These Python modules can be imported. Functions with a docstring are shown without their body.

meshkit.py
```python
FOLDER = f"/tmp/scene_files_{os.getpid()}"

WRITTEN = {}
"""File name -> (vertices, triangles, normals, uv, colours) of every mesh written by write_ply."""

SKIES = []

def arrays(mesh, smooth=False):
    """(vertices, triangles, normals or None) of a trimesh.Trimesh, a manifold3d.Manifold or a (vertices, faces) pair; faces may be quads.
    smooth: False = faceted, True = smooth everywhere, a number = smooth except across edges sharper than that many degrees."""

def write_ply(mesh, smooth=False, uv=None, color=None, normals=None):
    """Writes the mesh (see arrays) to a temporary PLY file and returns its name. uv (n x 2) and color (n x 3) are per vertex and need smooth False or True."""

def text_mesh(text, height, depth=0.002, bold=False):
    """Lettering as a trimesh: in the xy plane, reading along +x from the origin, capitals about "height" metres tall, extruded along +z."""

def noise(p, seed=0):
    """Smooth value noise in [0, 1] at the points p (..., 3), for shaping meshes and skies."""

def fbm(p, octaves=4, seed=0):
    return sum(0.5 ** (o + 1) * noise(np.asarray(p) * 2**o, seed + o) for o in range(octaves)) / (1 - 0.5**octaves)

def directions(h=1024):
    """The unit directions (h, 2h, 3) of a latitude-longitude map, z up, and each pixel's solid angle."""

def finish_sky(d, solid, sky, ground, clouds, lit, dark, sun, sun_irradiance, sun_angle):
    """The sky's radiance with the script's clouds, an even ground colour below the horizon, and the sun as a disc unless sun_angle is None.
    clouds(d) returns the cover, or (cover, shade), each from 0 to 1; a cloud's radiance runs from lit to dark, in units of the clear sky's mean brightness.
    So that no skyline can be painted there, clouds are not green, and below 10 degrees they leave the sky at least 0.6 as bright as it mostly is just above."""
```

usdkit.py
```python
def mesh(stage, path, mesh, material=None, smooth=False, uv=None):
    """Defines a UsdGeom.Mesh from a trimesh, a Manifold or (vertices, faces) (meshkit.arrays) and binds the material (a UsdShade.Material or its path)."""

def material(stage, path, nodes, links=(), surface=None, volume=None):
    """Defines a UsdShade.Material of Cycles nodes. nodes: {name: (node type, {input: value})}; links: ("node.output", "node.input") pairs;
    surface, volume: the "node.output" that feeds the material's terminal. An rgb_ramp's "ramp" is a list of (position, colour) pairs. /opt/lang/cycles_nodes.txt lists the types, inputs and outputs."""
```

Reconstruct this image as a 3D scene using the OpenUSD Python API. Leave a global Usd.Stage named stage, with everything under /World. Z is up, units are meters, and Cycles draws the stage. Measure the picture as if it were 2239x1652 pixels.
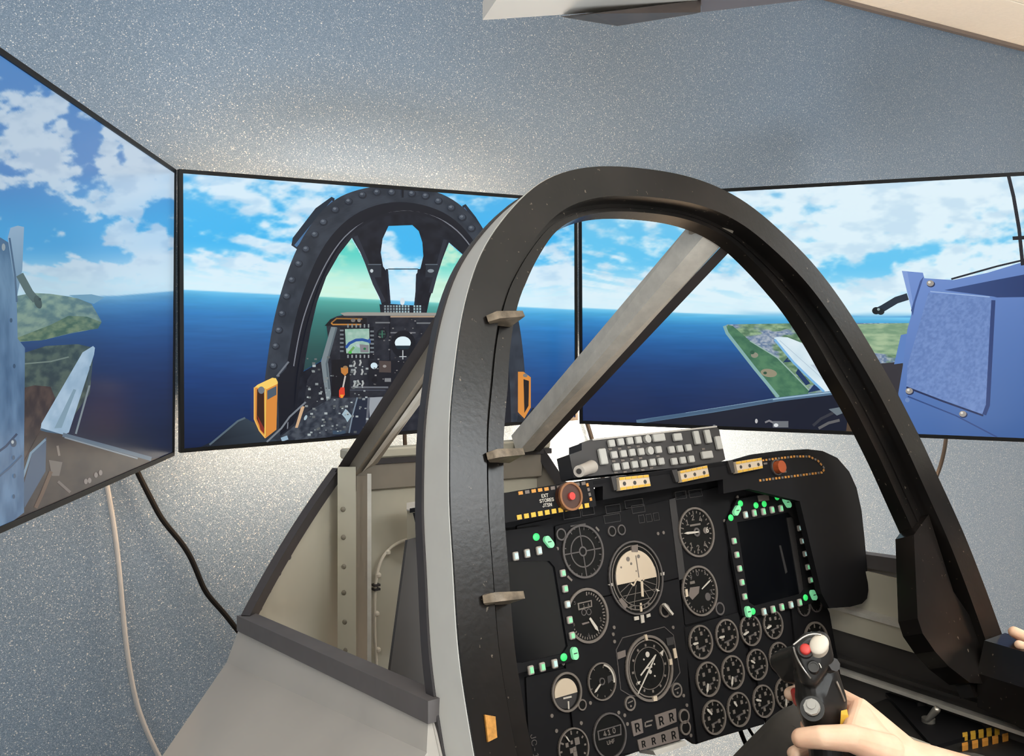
import math
import numpy as np, trimesh, manifold3d as m3
import shapely, shapely.ops, shapely.affinity
from shapely.geometry import Polygon, Point, LineString, MultiPolygon
from shapely.ops import unary_union
import meshkit, usdkit
from pxr import Usd, UsdGeom, UsdLux, UsdShade, Gf, Sdf

stage = Usd.Stage.CreateInMemory()
UsdGeom.Xform.Define(stage, '/World'); UsdGeom.Scope.Define(stage, '/World/Looks')
UsdGeom.SetStageUpAxis(stage, 'Z'); UsdGeom.SetStageMetersPerUnit(stage, 1.0)

# ------------------------------------------------------------------ camera
F, CX, Y0, AZ, CZ = 2190.0, 1119.5, 686.0, math.radians(36), 1.5     # focal length in pixels, optical axis, heading, eye height
cam = UsdGeom.Camera.Define(stage, '/World/camera')
cam.CreateHorizontalApertureAttr(36.0)
cam.CreateFocalLengthAttr(36.0 * F / 2239)
cam.CreateVerticalApertureOffsetAttr(-(826 - Y0) / 2239 * 36.0)
cam.CreateFStopAttr(0.0)
cam.CreateExposureAttr(0.0)
cam.CreateClippingRangeAttr(Gf.Vec2f(0.05, 200))
cam.AddTranslateOp().Set(Gf.Vec3d(0, 0, CZ)); cam.AddRotateXYZOp().Set(Gf.Vec3f(90, 0, -math.degrees(AZ)))

# ------------------------------------------------------------------ lights: unseen ceiling lamps and uplights placed for effect, weak ambient dome
def rect_light(name, pos, size, power, color, rot):
    l = UsdLux.RectLight.Define(stage, '/World/' + name)
    l.CreateWidthAttr(size[0]); l.CreateHeightAttr(size[1]); l.CreateIntensityAttr(power); l.CreateColorAttr(Gf.Vec3f(*color))
    l.CreateNormalizeAttr(False)
    l.AddTranslateOp().Set(Gf.Vec3d(*pos)); l.AddRotateXYZOp().Set(Gf.Vec3f(*rot))
    return l
COOL, WARM = (0.90, 0.97, 1.0), (1.0, 0.66, 0.39)
rect_light('unseen_ceiling_lamp', (-1.3, -0.7, 2.60), (2.4, 1.2), 2.5, (0.92, 0.97, 1.0), (0, 0, -32))  # unseen, behind left; placed to light hull and windshield posts
rect_light('unseen_ceiling_lamp_001', (2.05, -1.05, 2.60), (1.1, 0.5), 17, (0.90, 0.96, 1.0), (0, 0, -32))  # unseen; placed so its reflection brightens the middle of the left bow leg
rect_light('unseen_ceiling_lamp_003', (3.6, 0.4, 2.60), (1.2, 0.6), 6.5, (0.84, 0.94, 1.0), (0, 0, -32))  # unseen, off to the right; placed to light the right part of the wall
rect_light('unseen_ceiling_lamp_002', (0.9, -2.2, 2.60), (1.2, 0.6), 6, COOL, (0, 0, -32))  # unseen, out of view behind the camera
rect_light('unseen_uplight', (0.6, -1.5, 0.95), (0.6, 0.6), 150, (0.90, 0.97, 1.0), (172, 0, -30))  # unseen, behind the camera; placed to brighten ceiling and hanging unit
rect_light('unseen_uplight_001', (-0.45, -0.6, 0.85), (0.5, 0.5), 22, (0.92, 0.97, 1.0), (168, 0, -40))  # unseen, low on the left; placed to lift unit underside and post
dome = UsdLux.DomeLight.Define(stage, '/World/ambient_dome'); dome.CreateIntensityAttr(0.12); dome.CreateColorAttr(Gf.Vec3f(0.8, 0.9, 1.0))

# ------------------------------------------------------------------ helpers
V = lambda *a: np.array(a, float)
unit = lambda v: np.asarray(v, float) / np.linalg.norm(v)
CAM, FW, RT, UP = V(0, 0, CZ), V(math.sin(AZ), math.cos(AZ), 0), V(math.cos(AZ), -math.sin(AZ), 0), V(0, 0, 1)
def W(x, y, d):                       # the point seen at pixel (x, y) at depth d
    return CAM + d * (FW + (x - CX) / F * RT + (Y0 - y) / F * UP)
def on(x, y, o, n):                   # the point of the plane (o, n) seen at pixel (x, y)
    r = W(x, y, 1.0) - CAM
    return CAM + r * (np.dot(np.asarray(o) - CAM, n) / np.dot(r, n))
def pix(P):
    q = np.asarray(P, float) - CAM
    d = q @ FW
    return np.stack([CX + F * (q @ RT) / d, Y0 - F * (q @ UP) / d], -1)
class Frame:                          # a plane with its own right (u), up (v) and outward (n) axes
    def __init__(s, o, u, v):
        s.o = np.asarray(o, float); s.u = unit(u); s.v = unit(np.asarray(v) - np.dot(v, s.u) * s.u); s.n = np.cross(s.u, s.v)
    def P(s, a, b, c=0.0): return s.o + a * s.u + b * s.v + c * s.n
    def at(s, x, y):
        p = on(x, y, s.o, s.n) - s.o
        return np.array([p @ s.u, p @ s.v])
    def M(s, a=0, b=0, c=0, rot=0):
        m = np.eye(4); cr, sr = math.cos(rot), math.sin(rot)
        m[:3, 0] = cr * s.u + sr * s.v; m[:3, 1] = -sr * s.u + cr * s.v; m[:3, 2] = s.n; m[:3, 3] = s.P(a, b, c)
        return m
names = {}
def numbered(parent, name):
    k = names.get((parent, name), 0); names[(parent, name)] = k + 1
    return f'{parent}/{name}' + (f'_{k:03d}' if k else '')
def path_of(p): return '/World' if p is None else (p if isinstance(p, str) else str(p.GetPath()))
def tag(o, label=None, cat=None, group=None, kind=None):
    for k, v in (('label', label), ('category', cat), ('group', group), ('kind', kind)):
        if v: o.SetCustomDataByKey(k, v)
    return o
def thing(name, label, cat, loc, group=None):
    x = UsdGeom.Xform.Define(stage, numbered('/World', name)); x.AddTranslateOp().Set(Gf.Vec3d(*map(float, loc)))
    ORIGIN[str(x.GetPath())] = np.asarray(loc, float)
    return tag(x.GetPrim(), label, cat, group)
ORIGIN = {'/World': np.zeros(3)}
def origin(path):
    while path not in ORIGIN: path = path.rsplit('/', 1)[0]
    return ORIGIN[path]
def cat(ms):
    ms = [tm(m) for m in ms]
    return trimesh.util.concatenate(ms)
def tm(m):
    if isinstance(m, trimesh.Trimesh): return m
    if isinstance(m, (list,)): return cat(m)
    if hasattr(m, 'to_mesh'):
        q = m.to_mesh(); return trimesh.Trimesh(q.vert_properties[:, :3], q.tri_verts, process=False)
    return trimesh.Trimesh(*m, process=False)
def part(name, mesh, mat, parent=None, smooth=30, label=None, kind=None, color=None):
    pp = path_of(parent); mesh = tm(mesh)
    mesh = trimesh.Trimesh(mesh.vertices - origin(pp), mesh.faces, process=False)
    g = usdkit.mesh(stage, numbered(pp, name), mesh, LOOK[mat], smooth=False if color is not None else smooth)
    if color is not None:
        from pxr import Vt
        UsdGeom.PrimvarsAPI(g).CreatePrimvar('col', Sdf.ValueTypeNames.Color3fArray, 'vertex').Set(Vt.Vec3fArray.FromNumpy(np.asarray(color, np.float32)))
    return tag(g.GetPrim(), label, kind=kind)
def solo(name, mesh, mat, label, cat_, group=None, kind=None, smooth=30):
    return tag(part(name, mesh, mat, None, smooth), label, cat_, group, kind)
def struct(name, mesh, mat, parent=None, smooth=30):
    p = part(name, mesh, mat, parent, smooth)
    return tag(p, kind='structure') if parent is None else p
def box(c, s, R=None, bev=0.0):
    if bev > 0:
        b = min(bev, min(s) / 2.01); a = np.array(s) / 2
        pts = []
        for k in range(3):
            q = a - b; q[k] = a[k]
            pts += [q * sg for sg in np.array(np.meshgrid([-1, 1], [-1, 1], [-1, 1])).reshape(3, -1).T]
        m = trimesh.convex.convex_hull(np.array(pts))
    else: m = trimesh.creation.box(s)
    if R is not None: m.apply_transform(R)
    m.apply_translation(c); return m
def fbox(fr, a, b, c, s, rot=0, bev=0.0):     # a box in a frame: centre (a, b, c), size s
    m = box((0, 0, 0), s, bev=bev); m.apply_transform(fr.M(a, b, c, rot)); return m
def hull(pts): return trimesh.convex.convex_hull(np.asarray(pts, float))
def prism(fr, poly, c0, c1):                  # polygon in the frame's plane, between the heights c0 and c1
    if not isinstance(poly, (Polygon, MultiPolygon)): poly = Polygon(poly)
    out = []
    for g in getattr(poly, 'geoms', [poly]):
        if g.area < 1e-10: continue
        m = trimesh.creation.extrude_polygon(shapely.geometry.polygon.orient(g), c1 - c0, engine='earcut'); m.apply_transform(fr.M(0, 0, c0)); out.append(m)
    return cat(out)
def quadwall(P, t):                            # a thin sheet through the points P (planar polygon, 3-D), thickness t along its normal
    P = np.asarray(P, float); n = unit(np.cross(P[1] - P[0], P[2] - P[0])); fr = Frame(P[0], P[1] - P[0], np.cross(n, P[1] - P[0]))
    return prism(fr, [((p - P[0]) @ fr.u, (p - P[0]) @ fr.v) for p in P], 0, t)
def smooth_path(P, n=8):
    P = np.asarray(P, float)
    if len(P) < 3: return P
    from scipy.interpolate import CubicSpline
    s = np.r_[0, np.cumsum(np.linalg.norm(np.diff(P, axis=0), axis=1) ** 0.5)]
    return CubicSpline(s, P)(np.linspace(0, s[-1], n * (len(P) - 1) + 1))
def sweep(prof, path, normals, closed=True):   # profile points (x along normal, y along binormal)
    path = np.asarray(path, float); n = len(path); k = np.shape(prof)[-2]
    T = np.gradient(path, axis=0); T /= np.linalg.norm(T, axis=1, keepdims=True)
    N = np.asarray(normals, float) * np.ones((n, 1)); N = N - (N * T).sum(1, keepdims=True) * T; N /= np.linalg.norm(N, axis=1, keepdims=True)
    B = np.cross(T, N); prof = np.asarray(prof, float)
    if prof.ndim == 2: prof = np.repeat(prof[None], n, 0)
    v = (path[:, None] + prof[:, :, :1] * N[:, None] + prof[:, :, 1:2] * B[:, None]).reshape(-1, 3)
    f = []
    for i in range(n - 1):
        for j in range(k):
            a, b = i * k + j, i * k + (j + 1) % k
            f += [[a, b, b + k], [a, b + k, a + k]]
    c0, c1 = len(v), len(v) + 1
    v = np.vstack([v, v[:k].mean(0), v[(n - 1) * k:n * k].mean(0)])
    for j in range(k):
        f += [[c0, (j + 1) % k, j], [c1, (n - 1) * k + j, (n - 1) * k + (j + 1) % k]]
    m = trimesh.Trimesh(v, f, process=False)
    if m.volume < 0: m.invert()
    return m
def tube(P, r, k=10, n=8):
    P = smooth_path(P, n); ref = V(0.31, 0.77, 0.55)
    a = np.linspace(0, 2 * np.pi, k, endpoint=False)
    rr = np.interp(np.linspace(0, 1, len(P)), np.linspace(0, 1, len(np.atleast_1d(r))), np.atleast_1d(r)) if np.ndim(r) else np.full(len(P), r)
    return sweep(rr[:, None, None] * np.stack([np.cos(a), np.sin(a)], 1)[None], P, ref)
def bone(a, b, ra, rb): return m3.Manifold.batch_hull([m3.Manifold.sphere(ra, 20).translate(list(map(float, a))), m3.Manifold.sphere(rb, 20).translate(list(map(float, b)))])
def chain(pts, rs): return [bone(pts[i], pts[i + 1], rs[i], rs[i + 1]) for i in range(len(pts) - 1)]
def blob(*balls): return m3.Manifold.batch_hull([m3.Manifold.sphere(float(r), 20).translate(list(map(float, p))) for p, r in balls])
def fuse(ms, edge=0.006, it=12):
    m = m3.Manifold.batch_boolean(ms, m3.OpType.Add).refine_to_length(edge)
    t = tm(m); t.merge_vertices()
    trimesh.smoothing.filter_taubin(t, lamb=0.5, nu=0.53, iterations=it); return t
def disc(fr, a, b, r, c0, c1, k=40): return prism(fr, Point(a, b).buffer(r, quad_segs=k // 4), c0, c1)
def ring(fr, a, b, r0, r1, c0, c1, k=48): return prism(fr, Point(a, b).buffer(r1, quad_segs=k // 4).difference(Point(a, b).buffer(r0, quad_segs=k // 4)), c0, c1)
def bar(fr, p, q, w, c0, c1): return prism(fr, LineString([p, q]).buffer(w / 2, cap_style='flat'), c0, c1)
def text(fr, s, a, b, h, c, rot=0, depth=0.0004, bold=False):      # lettering centred at (a, b)
    m = meshkit.text_mesh(s, h, depth, bold); lo, hi = m.bounds
    m.apply_translation([-(lo[0] + hi[0]) / 2, -(lo[1] + hi[1]) / 2, 0]); m.apply_transform(fr.M(a, b, c, rot)); return m
def srgb(*c):
    c = np.array(c, float) / 255
    return tuple(np.where(c <= 0.04045, c / 12.92, ((c + 0.055) / 1.055) ** 2.4))

# ------------------------------------------------------------------ materials
LOOK = {}
def paint(name, c, rough=0.5, metal=0.0, spec=0.5, var=0.0, scale=20.0, bump=0.0, emit=None, strength=0.0, coat=0.0, rvar=0.0):
    nodes = {'p': ('principled_bsdf', {'base_color': c, 'roughness': rough, 'metallic': metal, 'specular_ior_level': spec, 'coat_weight': coat})}
    if emit is not None: nodes['p'][1].update(emission_color=emit, emission_strength=strength)
    links = []
    if var or bump or rvar:
        nodes['t'] = ('texture_coordinate', {}); nodes['n'] = ('noise_texture', {'scale': scale, 'detail': 5.0, 'roughness': 0.62}); links.append(('t.object', 'n.vector'))
    if var:
        c = np.array(c); nodes['r'] = ('rgb_ramp', {'ramp': [(0.3, tuple(c * (1 - var))), (0.7, tuple(np.minimum(c * (1 + var), 1)))]}); links += [('n.fac', 'r.fac'), ('r.color', 'p.base_color')]
    if rvar:
        nodes['mr'] = ('map_range', {'from_min': 0.3, 'from_max': 0.7, 'to_min': max(rough - rvar, 0.02), 'to_max': rough + rvar}); links += [('n.fac', 'mr.value'), ('mr.result', 'p.roughness')]
    if bump:
        nodes['b'] = ('bump', {'strength': bump, 'distance': 0.002}); links += [('n.fac', 'b.height'), ('b.normal', 'p.normal')]
    LOOK[name] = usdkit.material(stage, '/World/Looks/' + name, nodes, links, surface='p.BSDF')
paint('ceiling_white', srgb(238, 230, 219), 0.8, var=0.03, scale=60, bump=0.1)
paint('trim_metal', srgb(110, 100, 95), 0.5)
paint('floor_grey', srgb(208, 208, 205), 0.6, var=0.15, scale=8)
paint('unseen_wall_white', srgb(222, 220, 215), 0.8)  # walls out of view, kept pale to bounce light onto the ceiling
paint('bezel_black', srgb(13, 13, 15), 0.5, spec=0.25)
paint('cable_black', srgb(9, 9, 11), 0.6, spec=0.15)
paint('cable_grey', srgb(146, 150, 156), 0.5)
paint('cable_white', srgb(215, 205, 190), 0.5)
paint('hull_grey', srgb(164, 158, 152), 0.42, var=0.07, scale=5, rvar=0.08, bump=0.02)
paint('band_grey', srgb(186, 184, 180), 0.45, var=0.04, scale=14)
paint('beige', srgb(182, 176, 160), 0.45, var=0.05, scale=9, bump=0.03)
paint('beige_dark', srgb(128, 119, 108), 0.5, var=0.08, scale=12)
paint('strut_light', srgb(190, 185, 177), 0.5, var=0.12, scale=35, bump=0.05)
paint('rubber', srgb(50, 46, 48), 0.6, var=0.1, scale=50)
paint('seal_grey', srgb(84, 79, 79), 0.6, var=0.08, scale=30)
paint('interior_dark', srgb(56, 52, 50), 0.5, var=0.08, scale=12)
paint('console_black', srgb(26, 24, 23), 0.55, var=0.1, scale=30)
paint('panel_black', srgb(20, 19, 21), 0.6, var=0.08, scale=60, spec=0.15)
paint('panel_edge', srgb(44, 41, 41), 0.5)
paint('dial_black', srgb(15, 14, 13), 0.55, spec=0.15)
paint('screen_glass', srgb(10, 11, 14), 0.16, spec=0.5)
paint('print_dim', srgb(78, 72, 70), 0.6)
paint('print_ring', srgb(104, 95, 88), 0.6)
paint('print_white', srgb(184, 175, 164), 0.6)
paint('print_cream', srgb(192, 174, 152), 0.6)
paint('plate_taupe', srgb(104, 93, 87), 0.6)
paint('button_white', srgb(166, 163, 158), 0.5)
paint('button_bezel', srgb(168, 159, 150), 0.55)
paint('led_green', srgb(60, 200, 110), 0.4, emit=srgb(40, 205, 85), strength=0.75)
paint('led_soft', srgb(120, 190, 140), 0.4, emit=srgb(110, 190, 140), strength=0.65)
paint('led_pale', srgb(170, 195, 190), 0.4, emit=srgb(150, 190, 185), strength=0.55)
paint('stripe_yellow', srgb(206, 160, 54), 0.5)
paint('stripe_orange', srgb(190, 128, 52), 0.5)
paint('knob_red', srgb(196, 58, 52), 0.4)
paint('knob_brown', srgb(66, 38, 28), 0.45)
paint('knob_orange', srgb(160, 74, 36), 0.45)
paint('ring_copper', srgb(128, 82, 48), 0.5)
paint('grip_black', srgb(34, 32, 31), 0.38, spec=0.5, bump=0.05, scale=120)
paint('cap_white', srgb(204, 194, 180), 0.35)
paint('cap_grey', srgb(168, 164, 158), 0.4)
paint('metal_light', srgb(190, 184, 176), 0.3, metal=0.8)
paint('rivet_metal', srgb(120, 112, 98), 0.45)
paint('tag_yellow', srgb(226, 184, 66), 0.5)
paint('tag_brass', srgb(170, 118, 52), 0.4, metal=0.3, var=0.3, scale=200)
paint('trousers', srgb(66, 62, 58), 0.85, var=0.1, scale=40, bump=0.15)
paint('shirt', srgb(60, 66, 78), 0.85, var=0.08, scale=40, bump=0.15)
paint('hair', srgb(44, 32, 26), 0.7, var=0.2, scale=80, bump=0.4)
paint('lamp_glow', srgb(255, 250, 240), 0.5, emit=(1.0, 0.97, 0.92), strength=3.0)
paint('strip_glow', srgb(255, 230, 200), 0.5, emit=(1.0, 0.80, 0.60), strength=70.0)
paint('worn_metal', srgb(96, 84, 70), 0.4, metal=0.35, var=0.55, scale=60)
paint('unit_white', srgb(236, 230, 222), 0.5)
paint('unit_purple', srgb(98, 92, 100), 0.5)
paint('unit_brown', srgb(70, 58, 54), 0.45, var=0.25, scale=25)
LOOK['skin'] = usdkit.material(stage, '/World/Looks/skin', {
    't': ('texture_coordinate', {}), 'n': ('noise_texture', {'scale': 28.0, 'detail': 4.0}), 'r': ('rgb_ramp', {'ramp': [(0.3, srgb(234, 184, 154)), (0.7, srgb(243, 202, 174))]}),
    'n2': ('noise_texture', {'scale': 260.0, 'detail': 2.0}), 'b': ('bump', {'strength': 0.08, 'distance': 0.001}),
    'p': ('principled_bsdf', {'roughness': 0.48, 'subsurface_weight': 0.12, 'subsurface_scale': 0.006})},
    [('t.object', 'n.vector'), ('n.fac', 'r.fac'), ('r.color', 'p.base_color'), ('t.object', 'n2.vector'), ('n2.fac', 'b.height'), ('b.normal', 'p.normal')], surface='p.BSDF')
# black lacquered bow: worn patches and small chips show the primer
LOOK['bow_black'] = usdkit.material(stage, '/World/Looks/bow_black', {
    't': ('texture_coordinate', {}), 'n': ('noise_texture', {'scale': 9.0, 'detail': 4.0}), 'r': ('rgb_ramp', {'ramp': [(0.35, srgb(12, 11, 10)), (0.7, srgb(26, 22, 20))]}),
    'v': ('noise_texture', {'scale': 150.0, 'detail': 2.0}), 'g': ('map_range', {'from_min': 0.71, 'from_max': 0.76, 'to_min': 0.0, 'to_max': 0.5, 'clamp': True}),
    'm': ('mix_color', {'b': srgb(120, 108, 94)}), 'b': ('bump', {'strength': 0.06, 'distance': 0.002}),
    'p': ('principled_bsdf', {'roughness': 0.24, 'specular_ior_level': 0.28})},
    [('t.object', 'n.vector'), ('t.object', 'v.vector'), ('n.fac', 'r.fac'), ('v.fac', 'g.value'), ('g.result', 'm.fac'), ('r.color', 'm.a'), ('m.result', 'p.base_color'),
     ('v.fac', 'b.height'), ('b.normal', 'p.normal')], surface='p.BSDF')
# glitter wallpaper: blue-grey ground with a random flake in every 3 mm cell
LOOK['glitter_wall'] = usdkit.material(stage, '/World/Looks/glitter_wall', {
    't': ('texture_coordinate', {}), 'v': ('voronoi_texture', {'scale': 640.0, 'feature': 'f1'}), 's': ('separate_color', {}),
    'v2': ('voronoi_texture', {'scale': 400.0, 'feature': 'f1'}), 's2': ('separate_color', {}),
    'r': ('rgb_ramp', {'ramp': [(0.0, srgb(86, 105, 126)), (0.5, srgb(96, 116, 138)), (0.85, srgb(104, 123, 145)), (0.97, srgb(134, 148, 164)), (1.0, srgb(196, 199, 202))]}),
    'r2': ('rgb_ramp', {'ramp': [(0.0, (0, 0, 0)), (0.98, (0, 0, 0)), (0.99, (0.25, 0.25, 0.25)), (1.0, (0.55, 0.55, 0.55))]}),
    'a': ('mix_color', {'b': srgb(232, 230, 226)}), 'rr': ('map_range', {'from_min': 0.0, 'from_max': 1.0, 'to_min': 0.38, 'to_max': 0.62}),
    'gn': ('geometry', {}), 'sc': ('vector_math', {'math_type': 'subtract', 'vector2': (0.5, 0.5, 0.5)}), 'sc2': ('vector_math', {'math_type': 'scale', 'scale': 0.26}),
    'ad': ('vector_math', {'math_type': 'add'}), 'nm': ('vector_math', {'math_type': 'normalize'}),
    'p': ('principled_bsdf', {'roughness': 0.45, 'specular_ior_level': 0.3})},
    [('t.object', 'v.vector'), ('t.object', 'v2.vector'), ('v.color', 's.color'), ('v2.color', 's2.color'), ('s.r', 'r.fac'), ('s2.r', 'r2.fac'), ('r.color', 'a.a'), ('r2.color', 'a.fac'), ('a.result', 'p.base_color'),
     ('s.g', 'rr.value'), ('rr.result', 'p.roughness'),
     ('v.color', 'sc.vector1'), ('sc.vector', 'sc2.vector1'), ('sc2.vector', 'ad.vector1'), ('gn.normal', 'ad.vector2'), ('ad.vector', 'nm.vector1'), ('nm.vector', 'p.normal')], surface='p.BSDF')
# monitor picture: the colours stored at the mesh's points are what the display emits, behind semi-gloss glass
LOOK['display'] = usdkit.material(stage, '/World/Looks/display', {
    'a': ('attribute', {'attribute': 'col'}), 'p': ('principled_bsdf', {'base_color': (0.004, 0.004, 0.005), 'roughness': 0.22, 'specular_ior_level': 0.22, 'emission_strength': 1.0})},
    [('a.color', 'p.emission_color')], surface='p.BSDF')

# ------------------------------------------------------------------ the room
YW = math.radians(33.2); UW = math.cos(YW) * RT + math.sin(YW) * FW; NW = -math.sin(YW) * RT + math.cos(YW) * FW
DW, HC = 2.40, 1.5 + 1.142
wall = Frame(V(0, 0, 0) + DW * NW, UW, UP)                 # its normal looks back into the room
struct('wall_back', prism(wall, [(-3.2, 0), (4.8, 0), (4.8, HC), (-3.2, HC)], -0.08, 0), 'glitter_wall')
side = Frame(wall.P(-3.2, 0), -wall.n, UP)
struct('wall_left', prism(side, [(-5.6, 0), (0, 0), (0, HC), (-5.6, HC)], 0, 0.08), 'unseen_wall_white')
side = Frame(wall.P(4.8, 0), wall.n, UP)
struct('wall_right', prism(side, [(0, 0), (5.6, 0), (5.6, HC), (0, HC)], 0, 0.08), 'unseen_wall_white')
side = Frame(wall.P(0, 0, 5.6), -UW, UP)
struct('wall_front', prism(side, [(-4.8, 0), (3.2, 0), (3.2, HC), (-4.8, HC)], -0.08, 0), 'unseen_wall_white')
plan = Frame(wall.P(0, 0), UW, wall.n * -1)                # looking down on the floor: u along the wall, v into it
struct('floor', prism(plan, [(-3.2, -5.6), (4.8, -5.6), (4.8, 0), (-3.2, 0)], -0.05, 0), 'floor_grey')
ceil = struct('ceiling', prism(plan, [(-3.2, -5.6), (4.8, -5.6), (4.8, 0), (-3.2, 0)], HC + 0.03, HC + 0.08), 'trim_metal')
# tiles of the ceiling, each a panel with a thin open joint; the row at the wall is a cut strip
us = np.arange(-3.2, 4.81, 0.80); vs = np.r_[0.0, -0.34 - 0.62 * np.arange(9)]
for i in range(len(us) - 1):
    for j in range(len(vs) - 1):
        y0, y1 = max(vs[j + 1], -5.6), vs[j]
        if y1 - y0 < 0.05: continue
        part('ceiling_panel', fbox(plan, (us[i] + us[i + 1]) / 2, (y0 + y1) / 2, HC + 0.015, (0.80 - 0.006, y1 - y0 - 0.006, 0.03), bev=0.002), 'ceiling_white', ceil, smooth=False)
struct('trim_1', fbox(plan, 0.8, -0.011, HC - 0.008, (8.0, 0.022, 0.014)), 'trim_metal')

# ------------------------------------------------------------------ three monitors
S = 1.08
def pose(r, d, z, yaw, roll):
    yaw, roll = math.radians(yaw), math.radians(roll)
    u = math.cos(yaw) * RT + math.sin(yaw) * FW
    return Frame(CAM + S * (r * RT + d * FW + z * UP), math.cos(roll) * u + math.sin(roll) * UP, -math.sin(roll) * u + math.cos(roll) * UP)
TVC, TVL, TVR = pose(-.246, 2.263, .008, 34.7, .25), pose(-.619, 1.464, .018, 94.88, -1.68), pose(.624, 2.272, .012, -23.73, .3)
TW, TH = 1.0 * S, 0.56 * S
def sm(a, b, x): t = np.clip((x - a) / (b - a), 0, 1); return t * t * (3 - 2 * t)
def mix(a, b, t): return a + (b - a) * t[..., None]
C = lambda *c: np.array(c, float)
def clouds(x, y, hor, seed, xc, blobs, kx=0.9, ky=2.6, warp=0.5):
    e = np.maximum(hor - y, 1) / 100 + 0.22
    U, Vv = (x - xc) / 100 / e, 1.0 / e
    p = np.stack([U * kx, Vv * ky, np.full_like(U, 3.7)], -1)
    w = meshkit.fbm(p * 1.3 + 11, 3, seed + 9) - 0.5
    p = p + warp * np.stack([w, -w, w * 0], -1)
    n = meshkit.fbm(p, 5, seed) + 0.45 * (meshkit.fbm(np.stack([x / 34, y / 17, U * 0], -1), 4, seed + 5) - 0.5)
    for (bx, by, rx, ry, rot, s) in blobs:
        c, q = math.cos(math.radians(rot)), math.sin(math.radians(rot))
        dx, dy = x - bx, y - by
        n = n + s * np.exp(-((dx * c + dy * q) / rx) ** 2 - ((-dx * q + dy * c) / ry) ** 2)
    return n
def sky(x, y, hor, seed, xc, blobs, top, mid, low, white, shade, t0=0.36, t1=0.60, **k):
    h = np.clip((hor - y) / 260, 0, 1.4)
    col = mix(mix(low, mid, sm(0.02, 0.45, h)), top, sm(0.5, 1.1, h))
    n = clouds(x, y, hor, seed, xc, blobs, **k)
    m = sm(t0, t1, n) * 0.93
    sh = sm(0.46, 0.72, meshkit.fbm(np.stack([x / 55, y / 26, x * 0 + seed], -1), 4, seed + 3))
    col = mix(col, mix(np.broadcast_to(white, col.shape), shade, sh * 0.6), m)
    return mix(col, np.broadcast_to(low, col.shape), 0.75 * sm(0.34, 0.0, h))
def sea(x, y, hor, stops):
    g = y - hor
    c = np.stack([np.interp(g, [s[0] for s in stops], [s[1][k] for s in stops]) for k in range(3)], -1)
    r = meshkit.fbm(np.stack([x / 60, y / 4.5, x * 0], -1), 3, 5) - 0.5
    return c * (1 + 0.10 * r[..., None])
def inpoly(pts, x, y): return shapely.contains_xy(Polygon(pts), x, y)
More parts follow.
